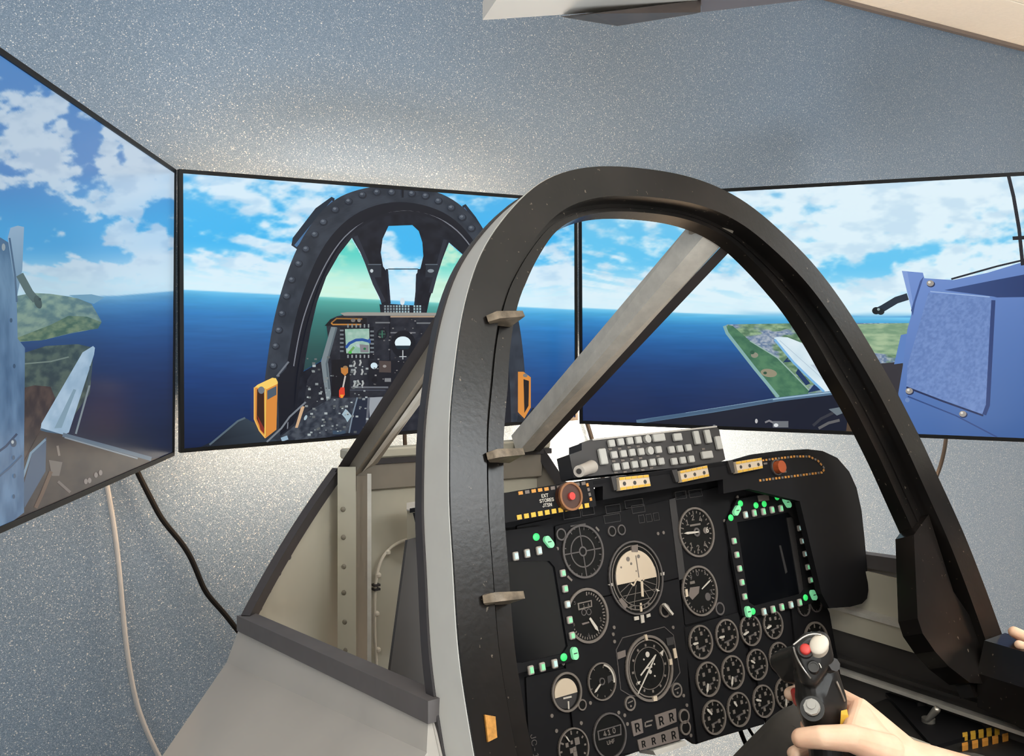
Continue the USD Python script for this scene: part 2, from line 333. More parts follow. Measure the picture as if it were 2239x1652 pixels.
class Picture:                                     # the flat picture on a monitor: a fine base grid and crisp shapes laid over it
    def __init__(s, fr, nx, ny, fn, m=0.0085):
        s.fr = fr
        A, B = np.meshgrid(np.linspace(-TW / 2 + m, TW / 2 - m, nx), np.linspace(-TH / 2 + m, TH / 2 - m, ny))
        P = fr.o + A[..., None] * fr.u + B[..., None] * fr.v
        q = pix(P); s.v = [P.reshape(-1, 3)]; s.c = [fn(q[..., 0], q[..., 1]).reshape(-1, 3)]
        i = np.arange(nx * ny).reshape(ny, nx); a, b, c, d = i[:-1, :-1].ravel(), i[:-1, 1:].ravel(), i[1:, 1:].ravel(), i[1:, :-1].ravel()
        s.f = [np.vstack([np.c_[a, b, c], np.c_[a, c, d]])]; s.n = nx * ny; s.k = 0
        s.frame = shapely.box(-TW / 2 + m, -TH / 2 + m, TW / 2 - m, TH / 2 - m)
    def add(s, pts, col, edge=None, geom=None, layer=True):
        s.k += layer
        g = geom if geom is not None else Polygon(pts)
        g = shapely.transform(g, lambda q: np.array([s.fr.at(*p) for p in q])).buffer(0).intersection(s.frame)
        for h in getattr(g, 'geoms', [g]):
            if h.is_empty or h.geom_type != 'Polygon' or h.area < 1e-9: continue
            v, f = trimesh.creation.triangulate_polygon(h, engine='earcut')
            if edge: v, f = trimesh.remesh.subdivide_to_size(np.c_[v, np.zeros(len(v))], f, edge * 0.0009); v = v[:, :2]
            P = s.fr.o + v[:, :1] * s.fr.u + v[:, 1:] * s.fr.v + 0.00006 * s.k * s.fr.n
            w = np.cross(P[f[:, 1]] - P[f[:, 0]], P[f[:, 2]] - P[f[:, 0]]) @ s.fr.n
            f = np.where((w < 0)[:, None], f[:, ::-1], f)
            q = pix(P)
            c = col(q[:, 0], q[:, 1]) if callable(col) else np.broadcast_to(np.array(col, float), (len(P), 3))
            s.v.append(P); s.c.append(c); s.f.append(f + s.n); s.n += len(P)
    def line(s, pts, w, col): s.add(None, col, geom=LineString(pts).buffer(w / 2, join_style='mitre', cap_style='flat'))
    def dot(s, x, y, rx, ry, col, rot=0, layer=True): s.add(None, col, geom=shapely.affinity.translate(shapely.affinity.rotate(shapely.affinity.scale(Point(0, 0).buffer(1, quad_segs=5), rx, ry), rot), x, y), layer=layer)
    def mesh(s, gain=1.0):
        c = np.clip(np.vstack(s.c), 0, 255) / 255
        lin = np.where(c <= 0.04045, c / 12.92, ((c + 0.055) / 1.055) ** 2.4)
        return trimesh.Trimesh(np.vstack(s.v), np.vstack(s.f), process=False), lin * gain
def noisy(c0, c1, sx=8, sy=8, seed=1, k=1.0):
    def fn(x, y):
        t = np.clip((meshkit.fbm(np.stack([x / sx, y / sy, x * 0 + seed], -1), 4, seed) - 0.5) * 2.4 * k + 0.5, 0, 1)
        return mix(np.broadcast_to(np.array(c0, float), t.shape + (3,)), np.array(c1, float), t)
    return fn
def grad(p, q, c0, c1):
    p, q = np.array(p, float), np.array(q, float); d = (q - p) / ((q - p) @ (q - p))
    return lambda x, y: mix(np.broadcast_to(np.array(c0, float), x.shape + (3,)), np.array(c1, float), np.clip((x - p[0]) * d[0] + (y - p[1]) * d[1], 0, 1))

# -------- centre picture: sea and sky over the nose, with the cockpit of the simulated aircraft
gl = [(768, 520), (740, 556), (712, 605), (692, 660), (678, 720), (668, 775), (662, 812), (700, 790), (722, 750), (735, 705), (742, 690), (840, 690), (830, 655), (812, 612), (795, 566)]
gc = [(848, 494), (900, 492), (914, 505), (922, 530), (924, 560), (918, 586), (908, 600), (906, 668), (850, 664), (848, 600), (836, 582), (831, 552), (835, 522)]
gr = [(980, 530), (1010, 556), (1034, 590), (1060, 650), (1072, 690), (930, 690), (938, 652), (952, 610), (966, 566)]
SEA = [(0, C(112, 196, 236)), (14, C(72, 164, 218)), (50, C(48, 124, 190)), (110, C(36, 92, 156)), (190, C(30, 64, 122)), (300, C(26, 44, 84)), (360, C(22, 34, 68))]
def centre(x, y):
    hor = 633 + (x - 400) * 0.051
    blobs = [(455, 482, 75, 22, 12, -0.20), (600, 440, 46, 11, 30, -0.13), (470, 532, 60, 8, 8, -0.16), (1080, 480, 45, 26, -30, -0.26), (905, 525, 30, 34, 0, -0.34), (860, 535, 26, 30, 0, 0.2), (880, 577, 40, 7, 0, 0.3), (520, 420, 120, 30, 15, 0.12), (560, 590, 200, 36, 5, 0.12), (1180, 520, 60, 160, 0, 0.1), (700, 400, 40, 16, 0, 0.15)]
    a = sky(x, y, hor, 3, 860, blobs, C(82, 176, 232), C(66, 182, 240), C(212, 240, 251), C(222, 238, 249), C(172, 208, 236))
    b = sea(x, y, hor, SEA)
    green = inpoly(gl, x, y) | inpoly(gr, x, y)
    t = np.clip((hor - y) / 130, 0, 1)
    ga = sky(x, y, hor, 21, 860, [(800, 570, 25, 50, 0, -0.2), (985, 590, 40, 20, 0, -0.15)], C(70, 196, 186), C(84, 208, 196), C(205, 244, 228), C(206, 240, 214), C(170, 220, 190))
    g = y - hor
    gb = np.stack([np.interp(g, [0, 10, 40, 110, 170], q) for q in ([120, 84, 58, 44, 40], [206, 168, 126, 86, 66], [200, 160, 122, 84, 70])], -1)
    a = np.where(green[..., None], ga, a); b = np.where(green[..., None], gb, b)
    return mix(a, b, sm(-1.5, 1.5, y - hor))
pc = Picture(TVC, 460, 260, centre)
rng = np.random.default_rng(7)
pc.add([(384, 986), (440, 976), (470, 962), (520, 920), (536, 913), (552, 922), (600, 938), (700, 990)], grad((470, 970), (535, 915), (28, 33, 44), (54, 66, 78)))
pc.line([(458, 972), (520, 920), (536, 913)], 4, (88, 104, 116))
outer = [(575, 960), (577, 850), (584, 790), (592, 735), (602, 685), (614, 640), (632, 585), (655, 532), (682, 488), (715, 450), (752, 426), (800, 411), (850, 406), (905, 409), (955, 420), (995, 440), (1030, 470), (1062, 510), (1092, 560), (1120, 640), (1140, 740), (1150, 860), (1155, 960)]
inner = [(640, 960), (650, 840), (662, 760), (682, 680), (706, 610), (740, 545), (778, 500), (826, 474), (880, 464), (930, 470), (975, 492), (1012, 530), (1044, 585), (1066, 660), (1080, 760), (1086, 960)]
mid = [(612, 960), (618, 860), (630, 780), (645, 700), (668, 625), (700, 552), (740, 498), (788, 462), (850, 443), (905, 444), (960, 460), (1005, 490), (1044, 540), (1075, 605), (1098, 690), (1112, 800), (1118, 960)]
outer, inner, mid = ([tuple(p) for p in smooth_path(np.array(q), 4)] for q in (outer, inner, mid))
pc.add([(637, 536), (640, 520), (690, 455), (725, 430), (732, 434), (728, 448), (690, 500), (650, 545)], (34, 44, 58)); pc.line([(646, 538), (690, 484), (728, 440)], 7, (70, 112, 156))
pc.add([(1010, 450), (1018, 446), (1040, 474), (1075, 530), (1068, 536)], (34, 44, 58)); pc.line([(1014, 454), (1068, 532)], 4, (64, 100, 146))
pc.add(outer + inner[::-1], noisy((42, 48, 58), (56, 63, 74), 20, 20, 4), edge=14)
pc.add(mid + inner[::-1], (24, 26, 36))
pc.line([tuple(p) for p in smooth_path(np.array([(628, 960), (634, 860), (646, 775), (662, 700), (688, 628), (722, 560), (766, 506), (818, 476), (874, 462), (932, 468), (984, 492), (1024, 532), (1052, 580)]), 4)], 2.5, (120, 124, 134))
for x, y in [(594, 838), (598, 800), (603, 757), (610, 722), (617, 686), (627, 648), (638, 612), (653, 577), (669, 545), (688, 513), (707, 486), (733, 459), (762, 441), (792, 427), (824, 421), (856, 421), (900, 424), (930, 429), (958, 440), (986, 455), (1010, 476), (1030, 500), (1046, 526), (1060, 552)]:
    pc.dot(x, y, 9, 8, (36, 40, 50)); pc.dot(x - 1, y - 1.5, 7, 6, (74, 82, 94), layer=False); pc.k += 1; pc.dot(x - 2, y - 3, 3.5, 2.5, (104, 112, 122), layer=False)
pc.add([(876, 408), (882, 408), (881, 432), (877, 432)], (24, 26, 34)); pc.dot(879, 410, 5, 4, (60, 66, 76))
# inside the frame: the dark bow roof, posts and dashboard, leaving the panes open
inside = Polygon(inner).difference(unary_union([Polygon(gl), Polygon(gc), Polygon(gr)]))
pc.add(None, noisy((20, 22, 32), (33, 36, 47), 16, 16, 8), edge=12, geom=inside)
pc.line(inner, 6, (26, 28, 38))
pc.line([(776, 516), (800, 572), (818, 620), (838, 660)], 9, (44, 48, 60)); pc.line([(972, 524), (956, 580), (940, 640)], 8, (44, 48, 60))
for q in ([(803, 578), (832, 578), (832, 606), (808, 606)], [(930, 578), (955, 578), (952, 606), (928, 606)]): pc.add(q, (40, 46, 56))
pc.line([(803, 578), (832, 578)], 2, (92, 104, 116)); pc.line([(928, 578), (955, 578)], 2, (92, 104, 116)); pc.dot(811, 592, 3.5, 4, (190, 200, 205)); pc.dot(940, 592, 7, 4, (130, 140, 148))
pc.line([(847, 588), (912, 588)], 2, (40, 50, 66)); pc.line([(844, 588), (850, 664)], 5, (30, 34, 46)); pc.line([(914, 588), (906, 668)], 5, (30, 34, 46))
pc.dot(878, 659, 5, 8, (215, 228, 236))
pc.add([(828, 665), (926, 668), (928, 686), (830, 684)], (30, 34, 44))
for j in range(3):
    for i in range(13):
        if i == 9: continue
        pc.add([(838 + i * 6.4, 667 + j * 6), (842 + i * 6.4, 667 + j * 6), (842 + i * 6.4, 671.4 + j * 6), (838 + i * 6.4, 671.4 + j * 6)], (128, 142, 148) if i < 4 else (150, 176, 184), layer=(i == 0))
dash = [(712, 712), (720, 698), (735, 691), (760, 686), (960, 690), (1060, 700), (1100, 960), (600, 960), (640, 925), (662, 880), (670, 830), (690, 800), (720, 775)]
pc.add(dash, noisy((30, 32, 42), (46, 49, 58), 10, 10, 6), edge=10)
pc.add([(722, 714), (735, 715), (715, 790), (722, 860), (716, 900), (705, 830), (700, 790)], (120, 132, 138)); pc.line([(734, 716), (712, 795), (718, 850)], 4, (88, 100, 108))
pc.add([(742, 684), (758, 682), (1010, 684), (1010, 690), (750, 690)], (150, 148, 142)); pc.line([(850, 692), (1000, 692)], 3, (176, 152, 128))
pc.add([(708, 712), (720, 698), (738, 693), (800, 695), (800, 710)], (22, 21, 26)); pc.line([(722, 706), (734, 696), (790, 697)], 3, (150, 104, 50)); pc.line([(722, 706), (726, 709), (788, 709)], 3, (190, 128, 58))
pc.dot(770, 700, 5, 4, (110, 106, 104)); pc.dot(783, 700, 4, 4, (130, 124, 118))
pc.add([(742, 714), (815, 714), (815, 784), (742, 784)], (24, 26, 36))
pc.add([(752, 719), (805, 718), (806, 772), (755, 772)], noisy((136, 176, 160), (168, 196, 184), 9, 9, 3), edge=5)
pc.line([(754, 760), (762, 750), (776, 743), (790, 742), (806, 746)], 6, (34, 76, 150)); pc.line([(806, 740), (806, 750)], 5, (40, 80, 150))
pc.dot(783, 756, 8, 3, (176, 190, 200), 20); pc.line([(760, 772), (772, 758)], 5, (110, 160, 96)); pc.add([(784, 752), (804, 754), (804, 770), (786, 770)], (128, 126, 132)); pc.dot(795, 762, 3, 2.5, (40, 110, 70)); pc.dot(764, 770, 3, 3, (70, 180, 70))
for i in range(6):
    for q in ((745, 722 + i * 9), (811, 724 + i * 9)): pc.add([(q[0] - 4, q[1] - 2), (q[0] + 4, q[1] - 2), (q[0] + 4, q[1] + 2), (q[0] - 4, q[1] + 2)], (110, 118, 124), layer=(i == 0))
    pc.add([(757 + i * 9, 775), (760 + i * 9, 775), (760 + i * 9, 782), (757 + i * 9, 782)], (150, 156, 160), layer=False)
    pc.add([(757 + i * 9, 708), (760 + i * 9, 708), (760 + i * 9, 716), (757 + i * 9, 716)], (132, 140, 140), layer=False)
pc.dot(833, 730, 11, 12, (22, 26, 34)); pc.dot(833, 730, 8, 9, (32, 44, 48)); pc.line([(833, 722), (833, 738)], 1.5, (70, 140, 110)); pc.line([(826, 730), (840, 730)], 1.5, (60, 110, 90))
pc.line([(850, 727), (906, 727)], 2.5, (120, 122, 128)); pc.line([(850, 690), (850, 790)], 2, (20, 22, 30)); pc.line([(818, 705), (850, 705)], 3, (112, 116, 120)); pc.line([(908, 706), (940, 706)], 3, (112, 116, 120))
pc.dot(879, 752, 27, 30, (24, 26, 34)); pc.dot(878, 749, 17.5, 14, (222, 240, 246)); pc.add([(861, 755), (895, 755), (890, 763), (866, 763)], (30, 46, 56)); pc.line([(878, 765), (878, 785)], 2, (200, 205, 208)); pc.line([(870, 779), (886, 779)], 2, (180, 186, 190))
pc.add([(803, 787), (945, 787), (940, 850), (803, 850)], (26, 28, 37)); pc.dot(815, 799, 7.5, 7, (205, 226, 236)); pc.add([(826, 788), (852, 789), (852, 814), (826, 813)], (78, 68, 66)); pc.dot(838, 800, 4, 3, (150, 146, 144))
pc.add([(838, 826), (852, 826), (852, 834), (838, 834)], (124, 126, 130)); pc.dot(816, 830, 6, 6, (18, 20, 28))
pc.add([(722, 786), (762, 784), (762, 866), (722, 866)], (22, 22, 29)); pc.line([(765, 846), (846, 846)], 4, (100, 104, 112)); pc.line([(762, 852), (840, 852)], 3, (64, 68, 80))
for x, y in [(770, 794), (783, 792), (771, 812), (787, 812), (770, 838), (778, 836), (788, 837)]: pc.line([(x, y + 7), (x + 3, y), (x + 1, y - 6)], 4, (168, 172, 172))
pc.add([(742, 803), (758, 803), (758, 814), (751, 821), (743, 814)], (190, 124, 58)); pc.dot(752, 802, 5, 3, (150, 120, 84)); pc.line([(752, 821), (746, 850)], 3.5, (196, 190, 184))
pc.add([(738, 853), (742, 846), (750, 846), (751, 862), (744, 873), (738, 866)], (214, 66, 44)); pc.add([(740, 862), (749, 862), (744, 872)], (234, 160, 54))
pc.add([(600, 962), (640, 930), (660, 905), (720, 870), (776, 868), (768, 905), (756, 962)], noisy((40, 46, 58), (74, 80, 90), 6, 8, 11), edge=8)
pc.add([(776, 868), (846, 868), (820, 930), (790, 962), (758, 962)], (32, 40, 58)); pc.line([(778, 868), (768, 905), (758, 955)], 3, (120, 136, 150))
pc.add([(803, 868), (850, 866), (812, 930), (806, 935)], (150, 156, 164)); pc.line([(803, 868), (797, 950)], 5, (96, 100, 110))
pc.add([(642, 934), (648, 934), (663, 888), (656, 886)], (206, 170, 134)); pc.dot(665, 912, 3, 6, (170, 190, 200), 25)
pc.add([(744, 905), (752, 893), (756, 896), (766, 908), (756, 922), (752, 914)], (160, 184, 196)); pc.line([(724, 956), (752, 956)], 6, (100, 116, 128)); pc.line([(724, 944), (752, 944)], 8, (58, 76, 96))
for k in range(110):                                # knobs, switches and legends of the painted cockpit, too small to read
    x, y = rng.uniform(665, 800), rng.uniform(780, 950)
    if not (725 < y - 0.0 * x) or (736 < x < 762 and y < 880): continue
    s = rng.uniform(1.2, 3.6); g = rng.uniform(84, 190)
    pc.add([(x - s, y - s * .7), (x + s, y - s * .7), (x + s, y + s * .7), (x - s, y + s * .7)], (g * .94, g * .99, g), layer=(k == 0))
for k in range(70):
    x, y = rng.uniform(812, 990), rng.uniform(696, 845); s = rng.uniform(0.8, 2.2); g = rng.uniform(70, 150)
    if (x - 878) ** 2 + (y - 755) ** 2 < 900: continue
    pc.add([(x - s, y - s * .7), (x + s, y - s * .7), (x + s, y + s * .7), (x - s, y + s * .7)], (g, g, g), layer=(k == 0))
pc.add([(690, 960), (756, 945), (800, 950), (1100, 930), (1100, 990), (500, 990)], (20, 24, 36)); pc.line([(612, 960), (626, 955)], 9, (150, 176, 196))
pc.line([(612, 834), (605, 817)], 3, (120, 124, 130)); pc.line([(628, 790), (602, 822)], 4, (110, 116, 126)); pc.add([(604, 826), (628, 798), (640, 800), (640, 910), (607, 938)], (26, 28, 38))
pc.line([(580, 965), (612, 935), (630, 910), (665, 878)], 4, (120, 126, 134))
# the two yellow handles beside the bow
pc.add([(553, 846), (560, 840), (592, 825), (600, 826), (604, 834), (601, 938), (577, 957), (564, 940), (553, 915)], (216, 138, 62))
pc.add([(553, 846), (560, 840), (592, 825), (600, 826), (604, 834), (604, 838), (580, 850), (574, 848)], (246, 206, 104))
pc.add([(559, 850), (574, 850), (575, 946), (568, 938), (558, 914)], (58, 36, 28)); pc.add([(559, 906), (575, 936), (575, 948), (566, 938)], (132, 50, 40)); pc.dot(568, 852, 7, 8, (112, 120, 128))
pc.line([(553, 846), (553, 915), (564, 940), (577, 956)], 3, (232, 180, 90)); pc.line([(577, 850), (576, 952)], 3, (232, 196, 92)); pc.add([(581, 853), (601, 843), (601, 862), (581, 873)], (78, 92, 106))
pc.add([(1128, 812), (1140, 812), (1156, 824), (1156, 890), (1142, 914), (1128, 900)], (214, 140, 62)); pc.add([(1140, 828), (1152, 832), (1151, 886), (1142, 902)], (34, 28, 28)); pc.dot(1144, 820, 5, 4, (120, 120, 118))
pc.add([(1120, 960), (1128, 905), (1142, 918), (1160, 890), (1185, 900), (1200, 925), (1210, 960)], (28, 34, 44))

# -------- right picture: sea, a low green headland with a town, the wing, and the side of the seat
def right(x, y):
    hor = np.interp(x, [1260, 1500, 1690, 1800, 1990, 2300], [672, 684, 690, 692, 694, 698])
    blobs = [(1440, 565, 80, 24, 8, -0.13), (1730, 612, 90, 14, 4, -0.24), (1960, 560, 190, 22, -14, -0.25), (1935, 508, 40, 9, -14, -0.16), (1800, 445, 70, 26, 0, -0.12), (1890, 600, 60, 14, 0, -0.2), (1500, 520, 50, 14, 25, -0.13), (2050, 440, 150, 34, -12, 0.16), (1900, 520, 140, 28, -14, 0.10), (1560, 630, 220, 26, 3, 0.12), (2200, 560, 60, 18, 0, -0.1)]
    a = sky(x, y, hor, 14, 1900, blobs, C(128, 194, 232), C(100, 196, 240), C(214, 240, 250), C(228, 243, 250), C(186, 214, 234), kx=1.1)
    a = np.where((x > 1500)[..., None], mix(a, C(112, 186, 226), 0.85 * sm(1560, 1700, x) * sm(hor - 10 - 6 * meshkit.noise(np.stack([x / 60, x * 0, x * 0], -1), 2), hor, y)), a)
    a = np.where((x > 1840)[..., None], mix(a, C(66, 148, 208), 0.9 * sm(688, 694, y + 8 * meshkit.noise(np.stack([x / 50, x * 0, x * 0], -1), 4) - 3)), a)
    b = sea(x, y, hor, [(0, C(120, 200, 236)), (10, C(80, 172, 220)), (28, C(56, 136, 198)), (70, C(40, 96, 160)), (120, C(33, 66, 120)), (190, C(28, 48, 92)), (260, C(25, 40, 80))])
    return mix(a, b, sm(-1.5, 1.5, y - hor))
pr = Picture(TVR, 460, 260, right)
land = [(1584, 714), (1590, 709), (1640, 708), (1780, 706), (1990, 706), (2000, 800), (1980, 830), (1900, 880), (1695, 868)]
def town(x, y):
    c = noisy((92, 116, 150), (168, 178, 190), 5, 3.2, 31)(x, y); g = noisy((84, 118, 92), (150, 178, 140), 12, 5, 33)(x, y)
    return mix(c, g, sm(0.44, 0.6, meshkit.fbm(np.stack([x / 40, y / 14, x * 0], -1), 3, 36)))
pr.add(land, town, edge=4)
pr.add([(1780, 710), (1990, 706), (1995, 780), (1900, 770), (1830, 740)], noisy((118, 152, 122), (164, 188, 152), 26, 6, 40), edge=5)
pr.add([(1586, 720), (1592, 710), (1602, 712), (1640, 745), (1700, 782), (1740, 824), (1770, 852), (1765, 866), (1702, 870), (1650, 800), (1610, 750)], noisy((62, 106, 84), (84, 130, 98), 14, 9, 42), edge=5)
pr.line([(1584, 712), (1590, 728), (1650, 805), (1702, 868)], 7, (132, 172, 170)); pr.line([(1640, 745), (1700, 782), (1745, 828), (1769, 853)], 2.5, (150, 178, 170))
pr.dot(1681, 815, 18, 9, (146, 140, 118), 8); pr.dot(1673, 815, 4, 3, (50, 84, 66)); pr.dot(1650, 776, 8, 6, (140, 140, 124)); pr.dot(1645, 770, 5, 4, (52, 90, 72))
for q in ([(1722, 786), (1735, 790), (1712, 792), (1725, 778)], [(1745, 805), (1772, 838), (1762, 842), (1740, 815)], [(1780, 840), (1796, 852), (1766, 858)]): pr.add(q, (34, 56, 96))
pr.add([(1692, 738), (1700, 736), (1722, 737), (1760, 752), (1830, 800), (1880, 850), (1864, 856), (1815, 860), (1800, 856), (1770, 826), (1735, 790)], noisy((204, 224, 234), (222, 236, 243), 30, 30, 50), edge=12)
pr.line([(1694, 742), (1735, 792), (1772, 828), (1802, 856)], 5, (120, 176, 222)); pr.add([(1772, 797), (1788, 796), (1848, 846), (1828, 848)], (188, 202, 216)); pr.line([(1705, 744), (1790, 820), (1830, 856)], 1.5, (180, 200, 214))
pr.add([(1380, 925), (1440, 914), (1560, 896), (1700, 872), (1860, 853), (1990, 842), (2010, 970), (1380, 950)], (29, 33, 48))
pr.line([(1392, 922), (1560, 897), (1700, 873), (1864, 853)], 9, (84, 112, 138)); pr.line([(1500, 903), (1700, 871), (1860, 852)], 3, (150, 182, 204)); pr.add([(1392, 926), (1420, 915), (1690, 872), (1690, 878)], (70, 96, 124))
pr.dot(1654, 920, 3, 5, (190, 190, 190)); pr.line([(1673, 923), (1682, 919), (1692, 924)], 4, (130, 130, 134)); pr.add([(1690, 920), (1724, 920), (1724, 934), (1690, 934)], (110, 114, 120)); pr.dot(1697, 929, 5, 4, (220, 224, 226)); pr.dot(1562, 932, 4, 4, (120, 122, 126))
pr.dot(1830, 872, 3, 5, (186, 190, 190)); pr.line([(1830, 876), (1836, 884)], 4, (120, 124, 130)); pr.add([(1812, 894), (1845, 888), (1868, 882), (1872, 890), (1850, 900), (1830, 908)], (106, 118, 126))
pr.line([(1778, 930), (1795, 915), (1822, 902)], 6, (56, 58, 66)); pr.line([(1790, 936), (1812, 924), (1836, 918)], 6, (98, 98, 100)); pr.add([(1855, 898), (1868, 900), (1905, 930), (1900, 946), (1850, 946)], (84, 68, 54)); pr.add([(1872, 880), (1895, 905), (1905, 930), (1880, 912)], (58, 84, 116))
# grey-black strip and blue headrest side
pr.add([(1926, 794), (1974, 790), (1978, 850), (1965, 905), (1940, 840)], (52, 50, 56))
pr.add([(1970, 732), (1988, 728), (1985, 792), (1955, 796)], (92, 128, 190))
blue = [(1972, 592), (2018, 596), (2021, 608), (2050, 610), (2085, 612), (2160, 596), (2239, 572), (2330, 560), (2330, 985), (2190, 957), (2010, 950), (1972, 900), (1964, 860), (1974, 800), (1984, 720), (1992, 690), (1994, 678)]
pr.add(blue, grad((2000, 600), (2180, 960), (112, 142, 204), (62, 98, 158)), edge=16)
pr.add([(2065, 634), (2165, 614), (2239, 600), (2330, 590), (2330, 648), (2180, 650), (2172, 648)], grad((2070, 630), (2239, 650), (52, 76, 130), (36, 58, 108)), edge=16)
pr.add([(2030, 640), (2165, 650), (2174, 658), (2155, 900), (2147, 905), (1982, 845), (1984, 800)], noisy((96, 124, 180), (114, 142, 196), 5, 5, 61), edge=6)
pr.line([(2172, 656), (2160, 885), (2152, 906)], 9, (44, 64, 116)); pr.line([(1982, 846), (2060, 876), (2150, 908)], 4, (34, 46, 86)); pr.line([(1985, 866), (2090, 908), (2180, 955)], 3, (52, 76, 130))
pr.line([(2034, 637), (2164, 649)], 2.5, (150, 176, 218)); pr.add([(1972, 592), (1984, 594), (1996, 660), (1994, 680)], (128, 156, 212)); pr.add([(2012, 614), (2020, 604), (2002, 660), (1996, 690), (1992, 678)], (60, 84, 140))
for x, y in [(2034, 619), (1988, 854), (2105, 904)]: pr.dot(x + 1.5, y + 2, 9, 7, (40, 50, 84)); pr.dot(x, y, 8, 6.5, (156, 150, 144)); pr.dot(x - 2, y - 2, 3, 2.5, (226, 222, 214))
pr.dot(1984, 874, 5, 5, (108, 136, 186))
pr.line([(2080, 610), (2180, 582), (2239, 568), (2330, 552)], 4, (36, 40, 50))
pr.line([(1985, 648), (1960, 656), (1930, 674), (1918, 680)], 15, (34, 46, 60)); pr.dot(1916, 679, 9, 8, (20, 26, 32)); pr.dot(1926, 681, 8, 7, (26, 34, 40)); pr.dot(1921, 676, 3, 3, (150, 170, 170))
pr.line([(2202, 372), (2216, 430), (2228, 500), (2236, 580)], 8, (32, 32, 40)); pr.line([(2214, 521), (2260, 518)], 8, (26, 28, 34))

# -------- left picture, seen at a flat angle, its washed-out haze painted into the colours: islands, the other wing and the other side of the seat
def left(x, y):
    hor = np.interp(x, [-200, 150, 260, 380], [650, 648, 646, 636])
    blobs = [(195, 312, 26, 50, 8, -0.42), (265, 330, 16, 34, 0, -0.25), (75, 455, 52, 34, 12, -0.38), (160, 245, 14, 60, 0, -0.14), (60, 240, 70, 60, 0, 0.1), (330, 480, 50, 30, -30, -0.2), (190, 530, 45, 24, 0, -0.2), (60, 560, 60, 18, 10, -0.24), (240, 560, 30, 14, 0, -0.16), (100, 340, 90, 60, 0, 0.22), (20, 150, 60, 50, 0, -0.2), (280, 430, 40, 60, 20, 0.14), (300, 520, 60, 30, 0, 0.12), (200, 600, 160, 22, 0, 0.18)]
    a = sky(x, y, hor, 44, 330, blobs, C(74, 126, 186), C(72, 152, 206), C(176, 206, 222), C(186, 203, 218), C(152, 176, 202), kx=1.6, ky=1.6, warp=0.8, t0=0.38, t1=0.52)
    b = sea(x, y, hor, [(0, C(98, 152, 190)), (22, C(66, 118, 168)), (60, C(46, 86, 138)), (120, C(36, 60, 104)), (200, C(32, 44, 76)), (300, C(30, 38, 60))])
    return mix(a, b, sm(-2, 2, y - hor))
pl = Picture(TVL, 300, 260, left)
pl.add([(30, 648), (70, 640), (110, 642), (150, 648), (170, 652), (200, 664), (222, 702), (215, 716), (190, 722), (150, 730), (100, 742), (36, 748)], noisy((84, 112, 118), (124, 148, 136), 16, 10, 71), edge=6)
pl.add([(38, 738), (110, 710), (150, 690), (190, 692), (222, 704), (214, 718), (160, 726), (90, 744), (40, 746)], noisy((66, 94, 82), (110, 130, 104), 14, 9, 72), edge=6)
pl.add([(150, 645), (200, 643), (228, 650), (205, 664), (180, 656)], (104, 146, 174))
pl.add([(40, 775), (100, 756), (170, 752), (205, 760), (196, 860), (160, 910), (50, 905)], noisy((48, 64, 70), (78, 94, 88), 14, 12, 73), edge=7); pl.line([(52, 795), (110, 790), (150, 780)], 3, (108, 124, 118))
pl.add([(40, 850), (75, 842), (110, 845), (120, 870), (105, 950), (45, 1030)], noisy((52, 46, 48), (78, 66, 62), 12, 20, 74), edge=9)
pl.add([(203, 756), (207, 760), (205, 775), (150, 945), (134, 953), (88, 938), (90, 925), (180, 770)], noisy((142, 170, 194), (168, 192, 212), 20, 30, 76), edge=9)
pl.add([(160, 850), (166, 852), (134, 935), (118, 936)], (122, 150, 168)); pl.line([(195, 842), (165, 948)], 4, (120, 134, 142)); pl.line([(198, 800), (192, 842)], 5, (60, 76, 86)); pl.line([(88, 938), (136, 952)], 5, (60, 88, 112))
pl.add([(86, 942), (140, 950), (240, 980), (330, 1003), (400, 990), (385, 1020), (0, 1170), (-60, 1180), (40, 1030)], noisy((56, 50, 50), (70, 62, 58), 30, 30, 77), edge=14)
pl.line([(136, 950), (240, 978), (330, 1003)], 9, (86, 104, 122)); pl.line([(140, 956), (300, 1002)], 3, (126, 138, 148))
pl.add([(100, 955), (98, 1030), (52, 1110), (50, 1060), (70, 985)], (70, 88, 112)); pl.line([(98, 960), (66, 990), (48, 1045)], 5, (112, 138, 158))
pl.add([(105, 1005), (135, 1010), (128, 1040), (112, 1040)], (104, 98, 94)); pl.line([(124, 974), (128, 996)], 5, (120, 112, 106)); pl.line([(110, 1030), (90, 1080), (76, 1110)], 8, (96, 78, 66)); pl.line([(125, 1052), (152, 1076)], 6, (108, 100, 96))
for x, y in [(186, 1052), (194, 1050), (208, 1038), (218, 1033)]: pl.dot(x, y, 4, 6, (128, 120, 116))
pl.add([(-320, 300), (-20, 510), (0, 520), (16, 530), (32, 580), (36, 740), (52, 760), (50, 1000), (50, 1120), (-40, 1190), (-320, 1330)], noisy((70, 98, 130), (96, 126, 158), 16, 60, 81), edge=12)
pl.add([(14, 520), (20, 498), (36, 493), (50, 496), (46, 590), (34, 650), (26, 600)], grad((20, 500), (46, 640), (140, 166, 190), (92, 122, 152))); pl.line([(18, 520), (30, 600), (34, 660)], 4, (66, 88, 118))
pl.line([(40, 600), (62, 640), (76, 656)], 17, (74, 90, 92)); pl.dot(80, 660, 8, 15, (60, 72, 74), -20); pl.dot(84, 654, 3, 3, (40, 50, 54))
pl.line([(-40, 1012), (10, 975), (34, 948)], 5, (44, 62, 90)); pl.dot(26, 968, 7, 9, (60, 76, 98)); pl.dot(24, 966, 3, 4, (170, 180, 184)); pl.dot(4, 540, 4, 8, (140, 150, 156)); pl.line([(-40, 1070), (20, 1020), (44, 995)], 4, (60, 82, 110))
